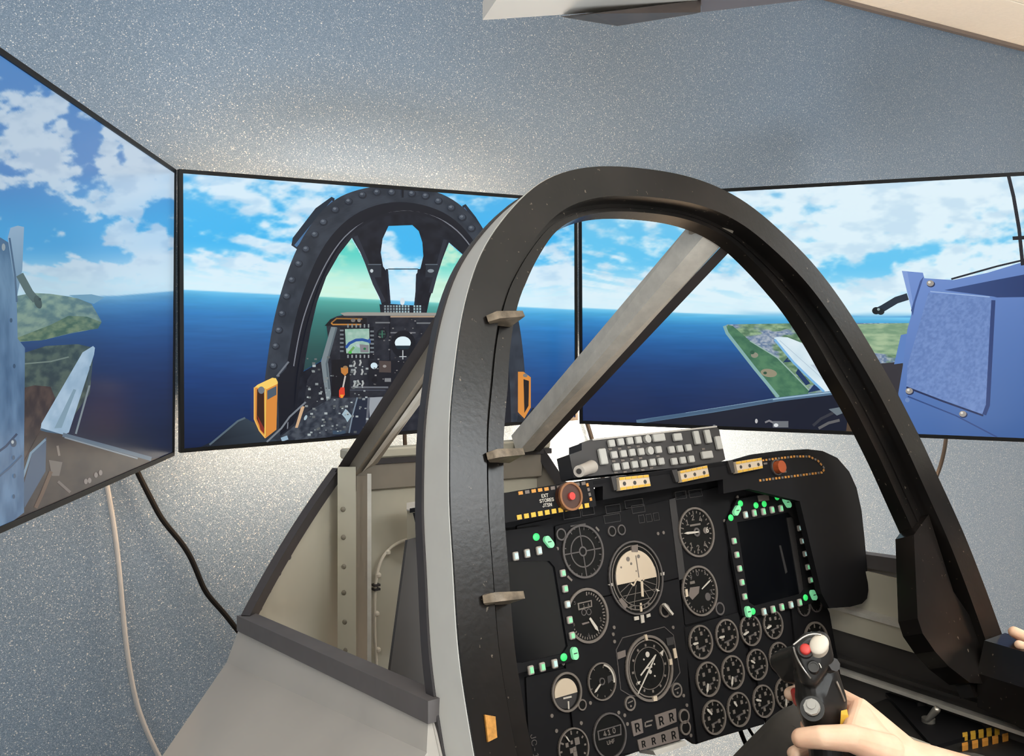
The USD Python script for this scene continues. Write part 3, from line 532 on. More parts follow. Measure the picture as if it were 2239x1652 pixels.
for x, y in [(26, 1000), (28, 1040), (26, 1085), (27, 800), (20, 700)]: pl.dot(x, y, 3, 5, (60, 82, 108))

def monitor(name, fr, picture, label, strips):
    t = thing(name, label, 'monitor', fr.P(0, -TH / 2), group=None)
    R = shapely.box(-TW / 2, -TH / 2, TW / 2, TH / 2)
    part('bezel', prism(fr, R.difference(R.buffer(-0.0085)), -0.012, 0.003), 'bezel_black', t, smooth=False)
    part('housing', [prism(fr, R.buffer(-0.0084), -0.012, -0.004), prism(fr, R.buffer(-0.03), -0.034, -0.012), fbox(fr, 0, -0.05, -0.046, (TW * .6, TH * .6, 0.03), bev=0.01)], 'bezel_black', t, smooth=False)
    m, c = picture.mesh(); part('screen', m, 'display', t, color=c)
    for a0, b0, c0, L_, up_, back_, pw in strips:     # unseen warm bars behind the screen, placed to wash the wall above and below
        p = fr.P(a0, b0, c0); part('unseen_light_bar', fbox(fr, a0, b0 - up_ * .014, c0, (L_, 0.016, 0.03)), 'bezel_black', t, smooth=False)
        z = -unit(up_ * fr.v - back_ * fr.n); xx = fr.u; yy = np.cross(z, xx)
        l = UsdLux.RectLight.Define(stage, numbered('/World', 'unseen_bar_light')); l.CreateWidthAttr(L_); l.CreateHeightAttr(0.03); l.CreateIntensityAttr(pw); l.CreateColorAttr(Gf.Vec3f(*WARM))
        M = Gf.Matrix4d(1.0); [M.SetRow3(i, Gf.Vec3d(*map(float, r))) for i, r in enumerate((xx, yy, z, p))]; l.AddTransformOp().Set(M)
    a = fr.P(0, 0, -0.06); d = (wall.o - a) @ wall.n; b = a + (d + 0.013) * wall.n
    part('wall_arm', tube([a, (a + b) / 2, b], 0.02, 12, 2), 'bezel_black', t)
    part('wall_plate', fbox(Frame(b, UW, UP), 0, 0, -0.006, (0.2, 0.2, 0.012)), 'bezel_black', t)
    return t
hw, hh = TW / 2, TH / 2
monitor('monitor', TVC, pc, 'middle wall monitor showing sea and a rivet-studded cockpit arch', [(0, hh - .05, -.055, TW * .9, 1, .5, 60), (0, -hh + .05, -.055, TW * .9, -1, .5, 120)])
monitor('monitor', TVL, pl, 'left monitor turned steeply sideways, showing islands and a pale wing', [(hw - .3, hh - .05, -.055, .5, 1, .8, 30), (hw - .3, -hh + .05, -.055, .5, -1, .8, 75)])
monitor('monitor', TVR, pr, 'right monitor showing a green coast, white wing and blue headrest side', [(-hw + .35, hh - .05, -.055, .6, 1, .8, 80), (-hw + .5, -hh + .05, -.055, .9, -1, 1.5, 1500)])

# ------------------------------------------------------------------ cockpit: bow, windshield posts, hull
XC, LEAN = 1.033, math.radians(22)
COCK = thing('simulator_cockpit', 'grey mock-up fighter cockpit with a black canopy bow in front of the monitors', 'cockpit', (XC, 0.9, 0.35))
BOW = Frame(V(XC, 1.0, CZ), (1, 0, 0), (0, math.sin(LEAN), math.cos(LEAN)))   # plane of the bow's aft face; it leans forward at the top
BOW.n = -np.cross(BOW.u, BOW.v) if np.cross(BOW.u, BOW.v)[1] > 0 else np.cross(BOW.u, BOW.v)
cl = math.cos(LEAN)
hz = np.array([-.56, -.50, -.44, -.408, -.358, -.309, -.260, -.210, -.161, -.112, -.062, -.013, .037, .086, .135, .175, .200, .2125])
hwid = np.array([.478, .479, .479, .478, .475, .468, .459, .450, .438, .424, .405, .384, .357, .321, .268, .210, .146, .075])
half = [(-w, z / cl) for w, z in zip(hwid, hz)] + [(0, .2155 / cl)] + [(w, z / cl) for w, z in zip(hwid[::-1], hz[::-1])]
sp = smooth_path(np.c_[np.array(half), np.zeros(len(half))], 4)[:, :2]
def offset(curve, d):                                   # curve moved inwards by d (a number or one per point)
    t = np.gradient(curve, axis=0); t /= np.linalg.norm(t, axis=1, keepdims=True)
    return curve + np.asarray(d).reshape(-1, 1) * np.c_[t[:, 1], -t[:, 0]] * np.ones((len(curve), 1))
def ribbon(c_out, c_in, z0, z1):                         # solid between two curves of the bow's plane
    n = len(c_out); P = []
    for o, i in zip(c_out, c_in):
        P += [BOW.P(*o, z1), BOW.P(*i, z1), BOW.P(*i, z0), BOW.P(*o, z0)]
    f = []
    for k in range(n - 1):
        for j in range(4):
            a, b = 4 * k + j, 4 * k + (j + 1) % 4; f += [[a, b, b + 4], [a, b + 4, a + 4]]
    e = 4 * (n - 1); f += [[0, 2, 1], [0, 3, 2], [e, e + 1, e + 2], [e, e + 2, e + 3]]
    m = trimesh.Trimesh(P, f, process=False)
    if m.volume < 0: m.invert()
    return m
zc = sp[:, 1] * cl
flw = np.interp(zc, [-.5, -.3, -.05, .1, .17, .216], [.036, .038, .040, .030, .018, .012])
r1 = offset(sp, 0.0475)
part('canopy_bow', ribbon(sp, r1, -0.048, 0.0), 'bow_black', COCK, smooth=40, label='worn black canopy bow')
part('bow_flange', ribbon(r1, offset(sp, 0.0475 + flw), -0.050, -0.026), 'bow_black', COCK, smooth=40)
part('flange_bead', ribbon(offset(sp, 0.0475 + flw * .42), offset(sp, 0.0475 + flw * .50), -0.026, -0.0235), 'bow_black', COCK, smooth=40)
part('bow_skin', ribbon(offset(sp, -0.001), sp, -0.058, -0.003), 'band_grey', COCK, smooth=40, label='light grey skin around the bow')
part('bow_seal', ribbon(offset(sp, -0.004), offset(sp, 0.010), -0.074, -0.058), 'rubber', COCK, smooth=40)
# three lugs welded across the step of the left leg, as in the photo
for y in (690, 990, 1302):
    w0, w1 = BOW.at(1070 if y < 1200 else 1062, y + 8), BOW.at(1138, y)
    for sg in (1,):
        p, q = V(sg * w0[0], w0[1]), V(sg * w1[0], w1[1]); d = unit(q - p); L = np.linalg.norm(q - p)
        f2 = Frame(BOW.P(*p), d[0] * BOW.u + d[1] * BOW.v, np.cross(BOW.n, d[0] * BOW.u + d[1] * BOW.v))
        m = hull([f2.P(a, b, c) for a, b, c in ((-.006, -.004, .004), (-.006, .004, .004), (.004, -.005, .015), (.004, .005, .014), (L * .55, -.003, .011), (L * .55, .003, .010), (L, -.004, .008), (L, .004, .007), (L, -.005, -.026), (L, .005, -.026), (0, -.006, -.002), (0, .006, -.002))])
        part('lug', m.subdivide(), 'worn_metal', COCK, smooth=60)
part('brass_tag', hull([BOW.P(*BOW.at(x, y), c) for x, y in ((1057, 1562), (1080, 1566), (1084, 1612), (1064, 1622)) for c in (0.0005, 0.003)]), 'tag_brass', COCK, smooth=False, label='worn brass tag')
# gusset at the right foot of the bow, running into the right rail
gus = [(2013, 1165), (2045, 1120), (2100, 1290), (2160, 1380), (2250, 1450), (2250, 1500), (2136, 1490), (2091, 1455), (2060, 1421), (2033, 1382), (2022, 1349), (2017, 1250)]
part('bow_gusset', prism(BOW, [tuple(BOW.at(*p)) for p in gus], -0.046, -0.012), 'bow_black', COCK, smooth=False)
for sg, nm in ((1, 'canopy_rail'), (-1, 'canopy_rail')):
    x = XC + sg * 0.455
    prof = [(-.05, .0), (-.03, .045), (.03, .045), (.05, .0), (.05, -.05), (-.05, -.05)]
    part(nm, hull([V(x + a, y, 0.95 + b) for a, b in prof for y in (0.70 if sg > 0 else 0.60, -0.35)] + [V(x + a, 0.80, .965 + b) for a, b in prof]), 'bow_black', COCK, smooth=20)

def strut(name, top, bot, mat_light, mat_dark, rub, label=None):
    # (pixel x, pixel y, depth) of the strut's edges at both ends: left edge, ridge, right edge, back left, back right; the rubber strip lies beside it
    P = [W(*p) for p in top]; Q = [W(*p) for p in bot]
    s = part(name, hull(P + Q), mat_light, COCK, smooth=False, label=label)
    return s
dT = lambda x, y: float((BOW.P(*BOW.at(x, y)) - CAM) @ FW)
t0 = dT(1560, 500) + 0.06
strut('windshield_post', [(1503, 496, t0 + .035), (1552, 500, t0), (1598, 514, t0 + .012), (1510, 494, t0 + .06), (1600, 512, t0 + .06)],
      [(1118, 952, 2.02), (1130, 992, 1.985), (1166, 985, 2.0), (1122, 950, 2.06), (1170, 982, 2.06)], 'strut_light', None, None, 'light grey windshield post with a ridge')
part('post_seal', hull([W(*p) for p in ((1599, 515, t0 + .010), (1617, 527, t0 + .018), (1599, 515, t0 + .05), (1617, 527, t0 + .05), (1165, 979, 1.998), (1180, 988, 2.005), (1165, 979, 2.04), (1180, 988, 2.04))]), 'rubber', COCK, smooth=False)
part('post_bracket', hull([W(*p) for p in ((1504, 470, t0 + .0), (1506, 512, t0 + .03), (1545, 488, t0 - .01), (1604, 505, t0), (1596, 524, t0 + .02), (1504, 470, t0 + .05), (1604, 505, t0 + .05), (1540, 470, t0 + .02))]), 'beige_dark', COCK, smooth=False)
tA = 1.37
strut('windshield_post', [(1100, 500, tA + .03), (1125, 528, tA), (1150, 545, tA + .03), (1105, 500, tA + .07), (1150, 545, tA + .07)],
      [(748, 1036, 1.735), (770, 1044, 1.70), (826, 1012, 1.72), (755, 1030, 1.78), (815, 1010, 1.78)], 'beige_dark', None, None, 'brown-grey left windshield post with a black rubber edge')
part('post_seal', hull([W(*p) for p in ((1082, 487, tA + .02), (1103, 502, tA + .03), (1082, 487, tA + .06), (1103, 502, tA + .06), (729, 1036, 1.72), (749, 1040, 1.73), (729, 1036, 1.76), (749, 1040, 1.76))]), 'rubber', COCK, smooth=False)
part('post_flange', hull([W(*p) for p in ((1135, 545, tA + .01), (1158, 560, tA + .03), (1135, 545, tA + .03), (1158, 560, tA + .05), (792, 1032, 1.695), (840, 990, 1.715), (792, 1032, 1.72), (840, 990, 1.74))]), 'strut_light', COCK, smooth=False)

# nose sheets: two splayed corners and the front under the windshield, with the sill bar between the post feet
CL, CR = W(535, 1357, 1.469), None
FL, FR = W(786, 1006, 1.80), W(1140, 985, 2.03)
EL = W(738, 1037, 1.735)
CR = V(2 * XC - CL[0], CL[1], CL[2]); ER = W(1174, 984, 2.06)
dz = lambda p, z: V(p[0], p[1], z)
part('nose_sheet', quadwall([CL, EL, dz(EL, .70), dz(CL, .70)], 0.004), 'beige', COCK, smooth=False)
part('nose_sheet', quadwall([EL, FL, dz(FL, .70), dz(EL, .70)], 0.004), 'beige', COCK, smooth=False)
part('nose_sheet', quadwall([FL, FR, dz(FR, .84), dz(FL, .70)], 0.004), 'beige', COCK, smooth=False)
part('nose_sheet', quadwall([FR, ER, dz(ER, .84), dz(FR, .84)], 0.004), 'beige', COCK, smooth=False)
EM = W(1228, 1066, 2.06)
part('nose_sheet', quadwall([ER, EM, dz(EM, .84), dz(ER, .84)], 0.004), 'beige_dark', COCK, smooth=False)
part('nose_sheet', quadwall([EM, CR, dz(CR, .84), dz(EM, .84)], 0.004), 'beige_dark', COCK, smooth=False)
fu = unit(FR - FL); fn_ = unit(np.cross(fu, UP)); FRM = Frame(FL, fu, UP); fl = np.linalg.norm(FR - FL)   # front sheet's plane, facing aft
def inward(q): return q if True else q
part('sill_bar', fbox(FRM, fl / 2 + .02, .012, -.005, (fl + .10, .018, .03), bev=.003), 'beige', COCK, smooth=False)
part('sill_bar_seal', fbox(FRM, fl / 2 + .02, -.002, .003, (fl + .10, .010, .020)), 'rubber', COCK, smooth=False)
part('front_flange', fbox(FRM, fl / 2 + .02, -.030, .006, (fl + .06, .048, .006), bev=.002), 'beige_dark', COCK, smooth=False)
def seal_along(P, w, h, mat, name, up=UP, k=2):
    P = [np.asarray(p, float) for p in P]
    part(name, sweep([(-h, -w), (h, -w), (h, w), (-h, w)], smooth_path(P, 6) if k > 2 else np.array(P), up), mat, COCK, smooth=False)
seal_along([EL + V(-.002, -.004, .004), W(640, 1178, 1.595), CL + V(0, -.01, .004)], .007, .010, 'rubber', 'edge_seal', k=3)
seal_along([ER + V(.0, -.004, .004), EM + V(0, -.004, .004)], .007, .010, 'rubber', 'edge_seal')
seal_along([EM + V(.0, -.004, .004), CR + V(0, -.01, .004)], .007, .010, 'rubber', 'edge_seal')
# corner stringer with its flanges, rivets
SF = Frame(W(775, 1250, 1.745), unit(V(*(RT[:2]), 0)), UP)
def vpost(name, x0, x1, d0, d1, y0, y1, mat, t=.004):
    part(name, hull([W(x, y, d) for x, d in ((x0, d0), (x1, d1)) for y in (y0, y1)] + [W(x, y, d + t) for x, d in ((x0, d0), (x1, d1)) for y in (y0, y1)]), mat, COCK, smooth=False)
vpost('stringer', 738, 778, 1.700, 1.690, 1020, 1560, 'beige')
vpost('stringer_web', 779, 803, 1.690, 1.745, 1040, 1560, 'beige_dark')
vpost('stringer', 803, 812, 1.700, 1.700, 1035, 1560, 'strut_light')
def rivet(P, n, r=.004, mat='rivet_metal'):
    fr = Frame(P, np.cross(n, V(.3, .2, .9)), np.cross(n, np.cross(n, V(.3, .2, .9))))
    m = trimesh.creation.icosphere(1, r); m.apply_transform(np.diag([1, 1, .55, 1])); 
    M = np.eye(4); M[:3, 0], M[:3, 1], M[:3, 2], M[:3, 3] = fr.u, np.cross(n, fr.u), n, P; m.apply_transform(M)
    part('rivet', m, mat, COCK, smooth=True)
for x, y in ((750, 1113), (751, 1174), (752, 1238), (752, 1295), (754, 1359), (756, 1421)): rivet(W(x, y, 1.696), -FW, .0045)
for x, y in ((668, 1140), (650, 1174), (628, 1217), (606, 1252), (584, 1290), (564, 1328)):
    n0 = unit(np.cross(EL - CL, UP)); n0 = n0 if n0 @ (CAM - EL) > 0 else -n0
    rivet(on(x, y, CL, n0) + n0 * .004, n0, .0045, 'seal_grey')
# inside the left quarter window: bracket box, and the dark side plate of the panel
bx = on(912, 1130, FL, FRM.n) - CAM
part('bracket_box', hull([W(*p) for p in ((890, 1098, 1.80), (960, 1092, 1.83), (890, 1112, 1.77), (960, 1122, 1.77), (890, 1185, 1.80), (960, 1190, 1.80), (890, 1185, 1.85), (960, 1190, 1.88))]), 'beige', COCK, smooth=False)
part('bracket_lip', hull([W(*p) for p in ((889, 1098, 1.80), (960, 1091, 1.83), (889, 1113, 1.765), (960, 1124, 1.765), (889, 1100, 1.80), (960, 1094, 1.83))] + [W(889, 1116, 1.766), W(960, 1127, 1.766)]), 'band_grey', COCK, smooth=False)

# sills, hull skin and inner side walls
SA = V(.553, .905, 1.088)
def skin(name, rows, mat):
    P = np.array(rows, float); n, m = P.shape[:2]; f = []
    for i in range(n - 1):
        for j in range(m - 1):
            a = i * m + j; f += [[a, a + 1, a + m + 1], [a, a + m + 1, a + m]]
    v = P.reshape(-1, 3); c = v.mean(0); nn = np.cross(P[0, 1] - P[0, 0], P[1, 0] - P[0, 0]); nn = unit(nn)
    t = 0.004 * nn; k = len(v); F2 = [[a + k, c_ + k, b + k] for a, b, c_ in f]
    rim = [i for i in range(m)] + [i * m + m - 1 for i in range(1, n)] + [(n - 1) * m + j for j in range(m - 2, -1, -1)] + [i * m for i in range(n - 2, 0, -1)]
    s_ = []
    for a, b in zip(rim, rim[1:] + rim[:1]): s_ += [[a, a + k, b + k], [a, b + k, b]]
    msh = trimesh.Trimesh(np.vstack([v, v - t]), f + F2 + s_, process=False); msh.fix_normals()
    part(name, msh, mat, COCK, smooth=15)
for sg in (-1, 1):
    mx = lambda p: V(XC + sg * (XC - (p[0] if p[0] > .545 else .545 - .55 * (.545 - p[0]))), p[1], p[2]) if sg > 0 else V(*p)
    s0, s1, s2 = CL + V(.0, .004, -.004), SA + V(0, 0, -.004), V(.551, -.35, .95)
    c0, c1, c2 = V(.530, 1.440, .985), V(.540, .888, 1.045), V(.535, -.35, .91)
    l0, l1, l2 = V(.298, 1.30, .815), V(.288, .82, .896), V(.28, -.35, .78)
    b0, b1, b2 = V(.29, 1.29, .35), V(.28, .82, .35), V(.27, -.35, .35)
    mid_ = V(*(s1 * .52 + s0 * .48)); 
    skin('hull_skin', [[mx(s0), mx(s1), mx(V(.552, .83, .955)), mx(s2)], [mx(c0), mx(c1), mx(V(.537, .80, .935)), mx(c2)]], 'hull_grey')
    if sg > 0: l0, b0, l1, b1 = V(.51, 1.44, .90), V(.505, 1.44, .86), V(.45, .84, .84), V(.44, .84, .80)
    skin('hull_skin', [[mx(c0), mx(c1), mx(V(.537, .80, .935)), mx(c2)], [mx(l0), mx(l1), mx(l1 - V(0, .04, 0)), mx(l2)], [mx(b0), mx(b1), mx(b1 - V(0, .04, 0)), mx(b2)]], 'hull_grey')
    part('side_sill', hull([mx(CL + V(a, b, c)) for a in (-.012, .014) for b in (.0,) for c in (-.012, .010)] + [mx(SA + V(a, b, c)) for a in (-.012, .014) for b in (-.012,) for c in (-.014, .010)]), 'seal_grey', COCK, smooth=False)
    xi = .566 + .012
    aft = -.3; yf = 1.42 if sg > 0 else 1.15
    wall_pts = lambda z0, z1, x: [mx(V(x, yf, z0)), mx(V(x, aft, z0)), mx(V(x, aft, z1)), mx(V(x, yf, z1))]
    aft = .88; part('side_panel', hull(wall_pts(.996, 1.062, xi) + wall_pts(.996, 1.062, xi - .006)), 'beige', COCK, smooth=False)
    part('side_ledge', hull(wall_pts(.990, .997, xi) + wall_pts(.990, .997, xi + .022)), 'strut_light', COCK, smooth=False)
    part('side_panel', hull(wall_pts(.955, .990, xi + .018) + wall_pts(.955, .990, xi + .012)), 'beige', COCK, smooth=False)
    aft = -.3; part('side_panel', hull(wall_pts(.84, .955, xi + .01) + wall_pts(.84, .955, xi + .002)), 'interior_dark', COCK, smooth=False)
    for zz, mt in ((.905, 'interior_dark'), (.884, 'strut_light')): part('side_ledge', hull(wall_pts(zz, zz + .006, xi + .01) + wall_pts(zz, zz + .006, xi + .026)), mt, COCK, smooth=False)
    # side console
    part('side_console', hull([mx(V(x, y, z)) for x in (xi + .012, .713) for y in (.97, -.3) for z in (.5, .868)]), 'console_black', COCK, smooth=False)
    part('console_trim', hull([mx(V(x, y, z)) for x in (.713, .722) for y in (.92, -.3) for z in (.860, .873)]), 'beige', COCK, smooth=False)
part('cockpit_floor', box((XC, .55, .42), (.88, 1.8, .03)), 'interior_dark', COCK, smooth=False)
part('platform', box((XC, .55, .205), (1.35, 2.0, .41), bev=.01), 'console_black', COCK, smooth=False)
n_ = np.cross(V(.540, .888, 1.045) - V(.530, 1.440, .985), CL - V(.530, 1.440, .985)); n_ = unit(n_) * (1 if n_ @ (CAM - CL) > 0 else -1)
dp = [on(x, y, V(.530, 1.440, .985), n_) + .0008 * n_ for x, y in ((652, 1440), (650, 1462), (645, 1490))]
part('paint_drip', [tube(dp, .0006, 6, 3), trimesh.creation.icosphere(1, .0022).apply_translation(dp[-1])], 'cap_white', COCK)
# switches of the right console
CON = Frame(V(1.42, .80, .868), (1, 0, 0), (0, 1, 0))
def con(x, y): return on(x, y, CON.o, CON.n)
def cons(name, pts, h, mat, **k):
    q = [CON.at(*p) for p in pts]; part(name, prism(CON, [tuple(v) for v in q], .0, h), mat, COCK, smooth=False, **k)
cons('console_plate', [(1936, 1522), (2060, 1516), (2160, 1604), (2040, 1640)], .006, 'panel_black')
cons('switch_guard', [(2002, 1540), (2042, 1536), (2046, 1548), (2006, 1552)], .012, 'panel_edge')
a = con(2028, 1590); part('toggle_switch', [disc(CON, *CON.at(2030, 1586), .010, .006, .012, 20), fuse([bone(a + V(0, 0, .012), a + V(.004, -.012, .03), .004, .006)], .003, 4)], 'metal_light', COCK)
for i in range(5):
    x, y = 2104 + i * 17.5, 1612 - i * 3.2
    cons('warning_stripe', [(x, y), (x + 11, y - 2), (x + 12, y + 6), (x + 1, y + 8)], .0075, 'stripe_yellow')
    x, y = 2103 + i * 22, 1635 - i * 5
    cons('warning_stripe', [(x, y), (x + 13, y - 3), (x + 14, y + 4), (x + 1, y + 7)], .0075, 'stripe_orange')

# ------------------------------------------------------------------ instrument panel
TP = 0.25
PAN = Frame(on(1392, 1272, V(1.0, 1.08, CZ - .37), unit(V(0, -1, TP))), (1, 0, 0), (0, TP, 1))
IP = thing('instrument_panel', 'black cockpit instrument panel with round engraved dials and two display units', 'instrument panel', PAN.P(0, -.1))
A = lambda x, y: tuple(PAN.at(x, y))
def poly(pts): return Polygon([A(*p) for p in pts])
def plate(name, pts, c0, c1, mat, parent=IP, bev=0, **k): return part(name, prism(PAN, poly(pts).buffer(-bev).buffer(bev) if bev else poly(pts), c0, c1), mat, parent, smooth=False, **k)
aL = A(905, 1180)[0]
base = Polygon([(aL + .01, A(1130, 1090)[1]), A(1590, 1030), A(1745, 1085), A(1770, 1240), A(1818, 1339), A(1850, 1520), A(1526, 1627), A(1503, 1612), A(1392, 1645), (aL + .06, A(1392, 1645)[1])])
part('back_plate', prism(PAN, base, -.012, -.004), 'panel_black', IP, smooth=False)
plate('side_plate', [(903, 1178), (1010, 1150), (1010, 1560), (930, 1520), (862, 1490)], -.020, -.014, 'interior_dark', label='dark grey plate at the left end of the panel')
# the engraved sub-plates, with open joints between them
for pts in ([(1214, 1150), (1462, 1092), (1484, 1262), (1306, 1306), (1222, 1328)], [(1222, 1331), (1306, 1309), (1484, 1265), (1500, 1395), (1512, 1610), (1388, 1644), (1262, 1660), (1240, 1480)],
            [(1474, 1088), (1586, 1060), (1600, 1120), (1580, 1345), (1498, 1366)], [(1494, 1372), (1614, 1338), (1640, 1480), (1672, 1582), (1526, 1624)],
            [(1622, 1338), (1716, 1330), (1738, 1450), (1760, 1548), (1676, 1577)], [(1728, 1305), (1802, 1288), (1842, 1508), (1768, 1542), (1742, 1440)], [(1130, 1150), (1208, 1133), (1212, 1240), (1140, 1240)], [(1150, 1480), (1238, 1460), (1250, 1652), (1160, 1690)]):
    plate('sub_plate', pts, -.004, 0.0, 'panel_black', bev=.002)
# lighter strip between the dial groups, a beige ledge under the panel
plate('divider_strip', [(1462, 1092), (1476, 1088), (1498, 1262), (1484, 1268)], -.003, .001, 'panel_edge')
part('panel_ledge', prism(PAN, poly([(1424, 1640), (1494, 1618), (1498, 1628), (1430, 1650)]), -.03, .004), 'strut_light', IP, smooth=False)

def radius(x, y, ry): return abs(A(x, y - ry)[1] - A(x, y + ry)[1]) / 2
def polar(a, b, r, th): return (a + r * math.sin(th), b + r * math.cos(th))        # th clockwise from the top, radians
RNG = np.random.default_rng(11)
def dial(x, y, ry, rim='print_ring', w=.06, ticks=0, t0=0, t1=360, tl=.12, tw=.045, tm_='print_ring', raise_=.004):
    a, b = A(x, y); r = radius(x, y, ry)
    g = part('dial', [disc(PAN, a, b, r, -.001, .0012)], 'dial_black', IP, smooth=False)
    part('bezel_ring', ring(PAN, a, b, r * (1 - w * 1.6), r, .0008, .0012 + raise_ * .6), rim, g, smooth=20)
    if ticks:
        ms = [bar(PAN, polar(a, b, r * .86, math.radians(q)), polar(a, b, r * (.86 - tl * (1.5 if i % 5 == 0 else 1)), math.radians(q)), r * tw, .0012, .0018) for i, q in enumerate(np.linspace(t0, t1, ticks, endpoint=(t1 - t0) < 359))]
        part('scale_marks', ms, tm_, g, smooth=False, kind='stuff')
    return g, a, b, r
def needle(g, a, b, r, px, py, w=.09, tail=.15, mat='print_white', start=0.0):
    q = np.array(A(px, py)); d = unit(q - (a, b)); p = np.array([a, b]) + d * (start * r if start else -tail * r)
    n = np.array([-d[1], d[0]]); L = np.linalg.norm(q - p)
    pts = [p + n * r * w / 3, p + d * L * .75 + n * r * w / 2, q, p + d * L * .75 - n * r * w / 2, p - n * r * w / 3]
    part('needle', prism(PAN, pts, .0022, .0034), mat, g, smooth=False)
def hub(g, a, b, r, k=.1, mat='panel_edge'): part('needle_hub', disc(PAN, a, b, r * k, .0012, .0042, 20), mat, g, smooth=30)
def words(g, s, x, y, hpx, mat='print_ring', rot=0, c=.0012, bold=False):
    a, b = A(x, y); part('lettering', text(PAN, s, a, b, radius(x, y, hpx / 2) * 2, c, rot, .0005, bold), mat, g, smooth=False)
def knob(x, y, ry, mat='panel_black', rim='print_ring', h=.008):
    a, b = A(x, y); r = radius(x, y, ry)
    h = .0022
    k = part('knob', disc(PAN, a, b, r * .8, 0, h, 24), mat, IP, smooth=30)
    part('knob_ring', ring(PAN, a, b, r * .74, r, 0, h + .0005, 28), rim, k, smooth=30)
    return k, a, b, r
def screws(pts, parent=IP):
    for x, y in pts:
        a, b = A(x, y); part('screw', disc(PAN, a, b, .0026, -.001, .0012, 10), 'print_ring', parent, smooth=False)

# threat scope
g, a, b, r = dial(1273, 1205, 60, 'print_dim', .05)
part('scope_rings', [ring(PAN, a, b, r * .55, r * .60, .0012, .0017), ring(PAN, a, b, r * .13, r * .19, .0012, .0017)], 'print_dim', g, smooth=False, kind='stuff')
part('cross_hair', [bar(PAN, polar(a, b, r * .18, q), polar(a, b, r * .95, q), r * .045, .0012, .0017) for q in (0, math.pi / 2, math.pi, 3 * math.pi / 2)], 'print_dim', g, smooth=False, kind='stuff')
part('scale_marks', [bar(PAN, polar(a, b, r * (.80 if i % 3 == 0 else .87), math.radians(q)), polar(a, b, r * .97, math.radians(q)), r * .035, .0012, .0017) for i, q in enumerate(range(15, 360, 15)) if q % 90], 'print_dim', g, smooth=False, kind='stuff')
part('top_caption', [bar(PAN, A(1247, 1150), A(1280, 1145), .002, 0, .0006), bar(PAN, A(1262, 1149), A(1272, 1147), .003, 0, .0008)], 'print_dim', g, smooth=False, kind='stuff')
# attitude indicator: ball half cream, half black with meridians
g, a, b, r = dial(1389, 1262, 83, 'print_dim', .03)
q = A(1389, 1262); R2 = radius(1389, 1262, 73)
part('bezel_ring', ring(PAN, q[0], q[1], R2 * .965, R2, .0012, .002), 'print_ring', g, smooth=20)
bx_, by_ = A(1389, 1262); rb = radius(1389, 1262, 62)
ball = Point(bx_, by_).buffer(rb, quad_segs=24)
part('ball_sky', prism(PAN, ball.intersection(shapely.box(-1, by_ - .005, 1, 1)), .0012, .0030), 'print_cream', g, smooth=False)
part('ball_ground', prism(PAN, ball.intersection(shapely.box(-1, -1, 1, by_ - .005)), .0012, .0028), 'dial_black', g, smooth=False)
part('ball_rim', prism(PAN, ball.buffer(.0012).difference(ball).intersection(shapely.box(-1, -1, 1, by_ + .01)), .0012, .0030), 'print_ring', g, smooth=False)
lines = [((-.9, -.30), (-.35, -.05)), ((-.75, -.62), (-.2, -.10)), ((-.35, -.88), (-.08, -.15)), ((.9, -.30), (.3, -.05)), ((.78, -.55), (.2, -.08)), ((.5, -.8), (.12, -.12)), ((-.8, -.45), (.8, -.45)), ((-.6, -.72), (.6, -.72))]
part('meridians', [bar(PAN, (bx_ + p[0] * rb, by_ + p[1] * rb - .004), (bx_ + s[0] * rb, by_ + s[1] * rb - .004), .0009, .0028, .0032) for p, s in lines], 'print_ring', g, smooth=False, kind='stuff')
part('top_index', [prism(PAN, poly([(1377, 1193), (1391, 1190), (1391, 1206), (1378, 1206)]), .0012, .004)], 'plate_taupe', g, smooth=False)
part('pitch_bar', [prism(PAN, poly([(1397, 1270), (1402, 1270), (1404, 1304), (1399, 1304)]), .003, .004)], 'print_cream', g, smooth=False)
part('wing_symbol', [bar(PAN, A(1376, 1275), A(1382, 1280), .0022, .003, .004), bar(PAN, A(1382, 1280), A(1388, 1267), .0022, .003, .004), bar(PAN, A(1388, 1267), A(1398, 1270), .002, .003, .004), bar(PAN, A(1402, 1268), A(1406, 1264), .002, .003, .004)], 'print_cream', g, smooth=False, kind='stuff')
part('ball_marks', [disc(PAN, *A(x, y), s_, .003, .0034, 10) for x, y, s_ in ((1370, 1222, .0035), (1393, 1216, .0028), (1377, 1232, .002), (1355, 1240, .0015), (1388, 1248, .0012))] + [bar(PAN, A(1387, 1214), A(1394, 1262), .0016, .003, .0034)], 'print_ring', g, smooth=False, kind='stuff')
part('slip_scale', [bar(PAN, A(1374, 1326), A(1420, 1318), .0012, .0012, .002)] + [bar(PAN, A(x, y - 7), A(x, y + 7), .0018, .0012, .002) for x, y in ((1378, 1326), (1387, 1325), (1399, 1323), (1408, 1320), (1416, 1318))], 'print_ring', g, smooth=False, kind='stuff')
part('slip_pointer', prism(PAN, poly([(1396, 1318), (1400, 1317), (1402, 1336), (1398, 1337)]), .0012, .003), 'print_cream', g, smooth=False)
part('side_flag', prism(PAN, poly([(1350, 1312), (1356, 1306), (1370, 1322), (1364, 1332)]), .0012, .003), 'plate_taupe', g, smooth=False)
for pts in ([(1384, 1348), (1394, 1346), (1395, 1354), (1385, 1356)], [(1398, 1344), (1405, 1343), (1407, 1360), (1400, 1362)], [(1411, 1343), (1419, 1340), (1420, 1347), (1412, 1350)]):
    part('turn_mark', prism(PAN, poly(pts), .0012, .0028), 'print_white', g, smooth=False)
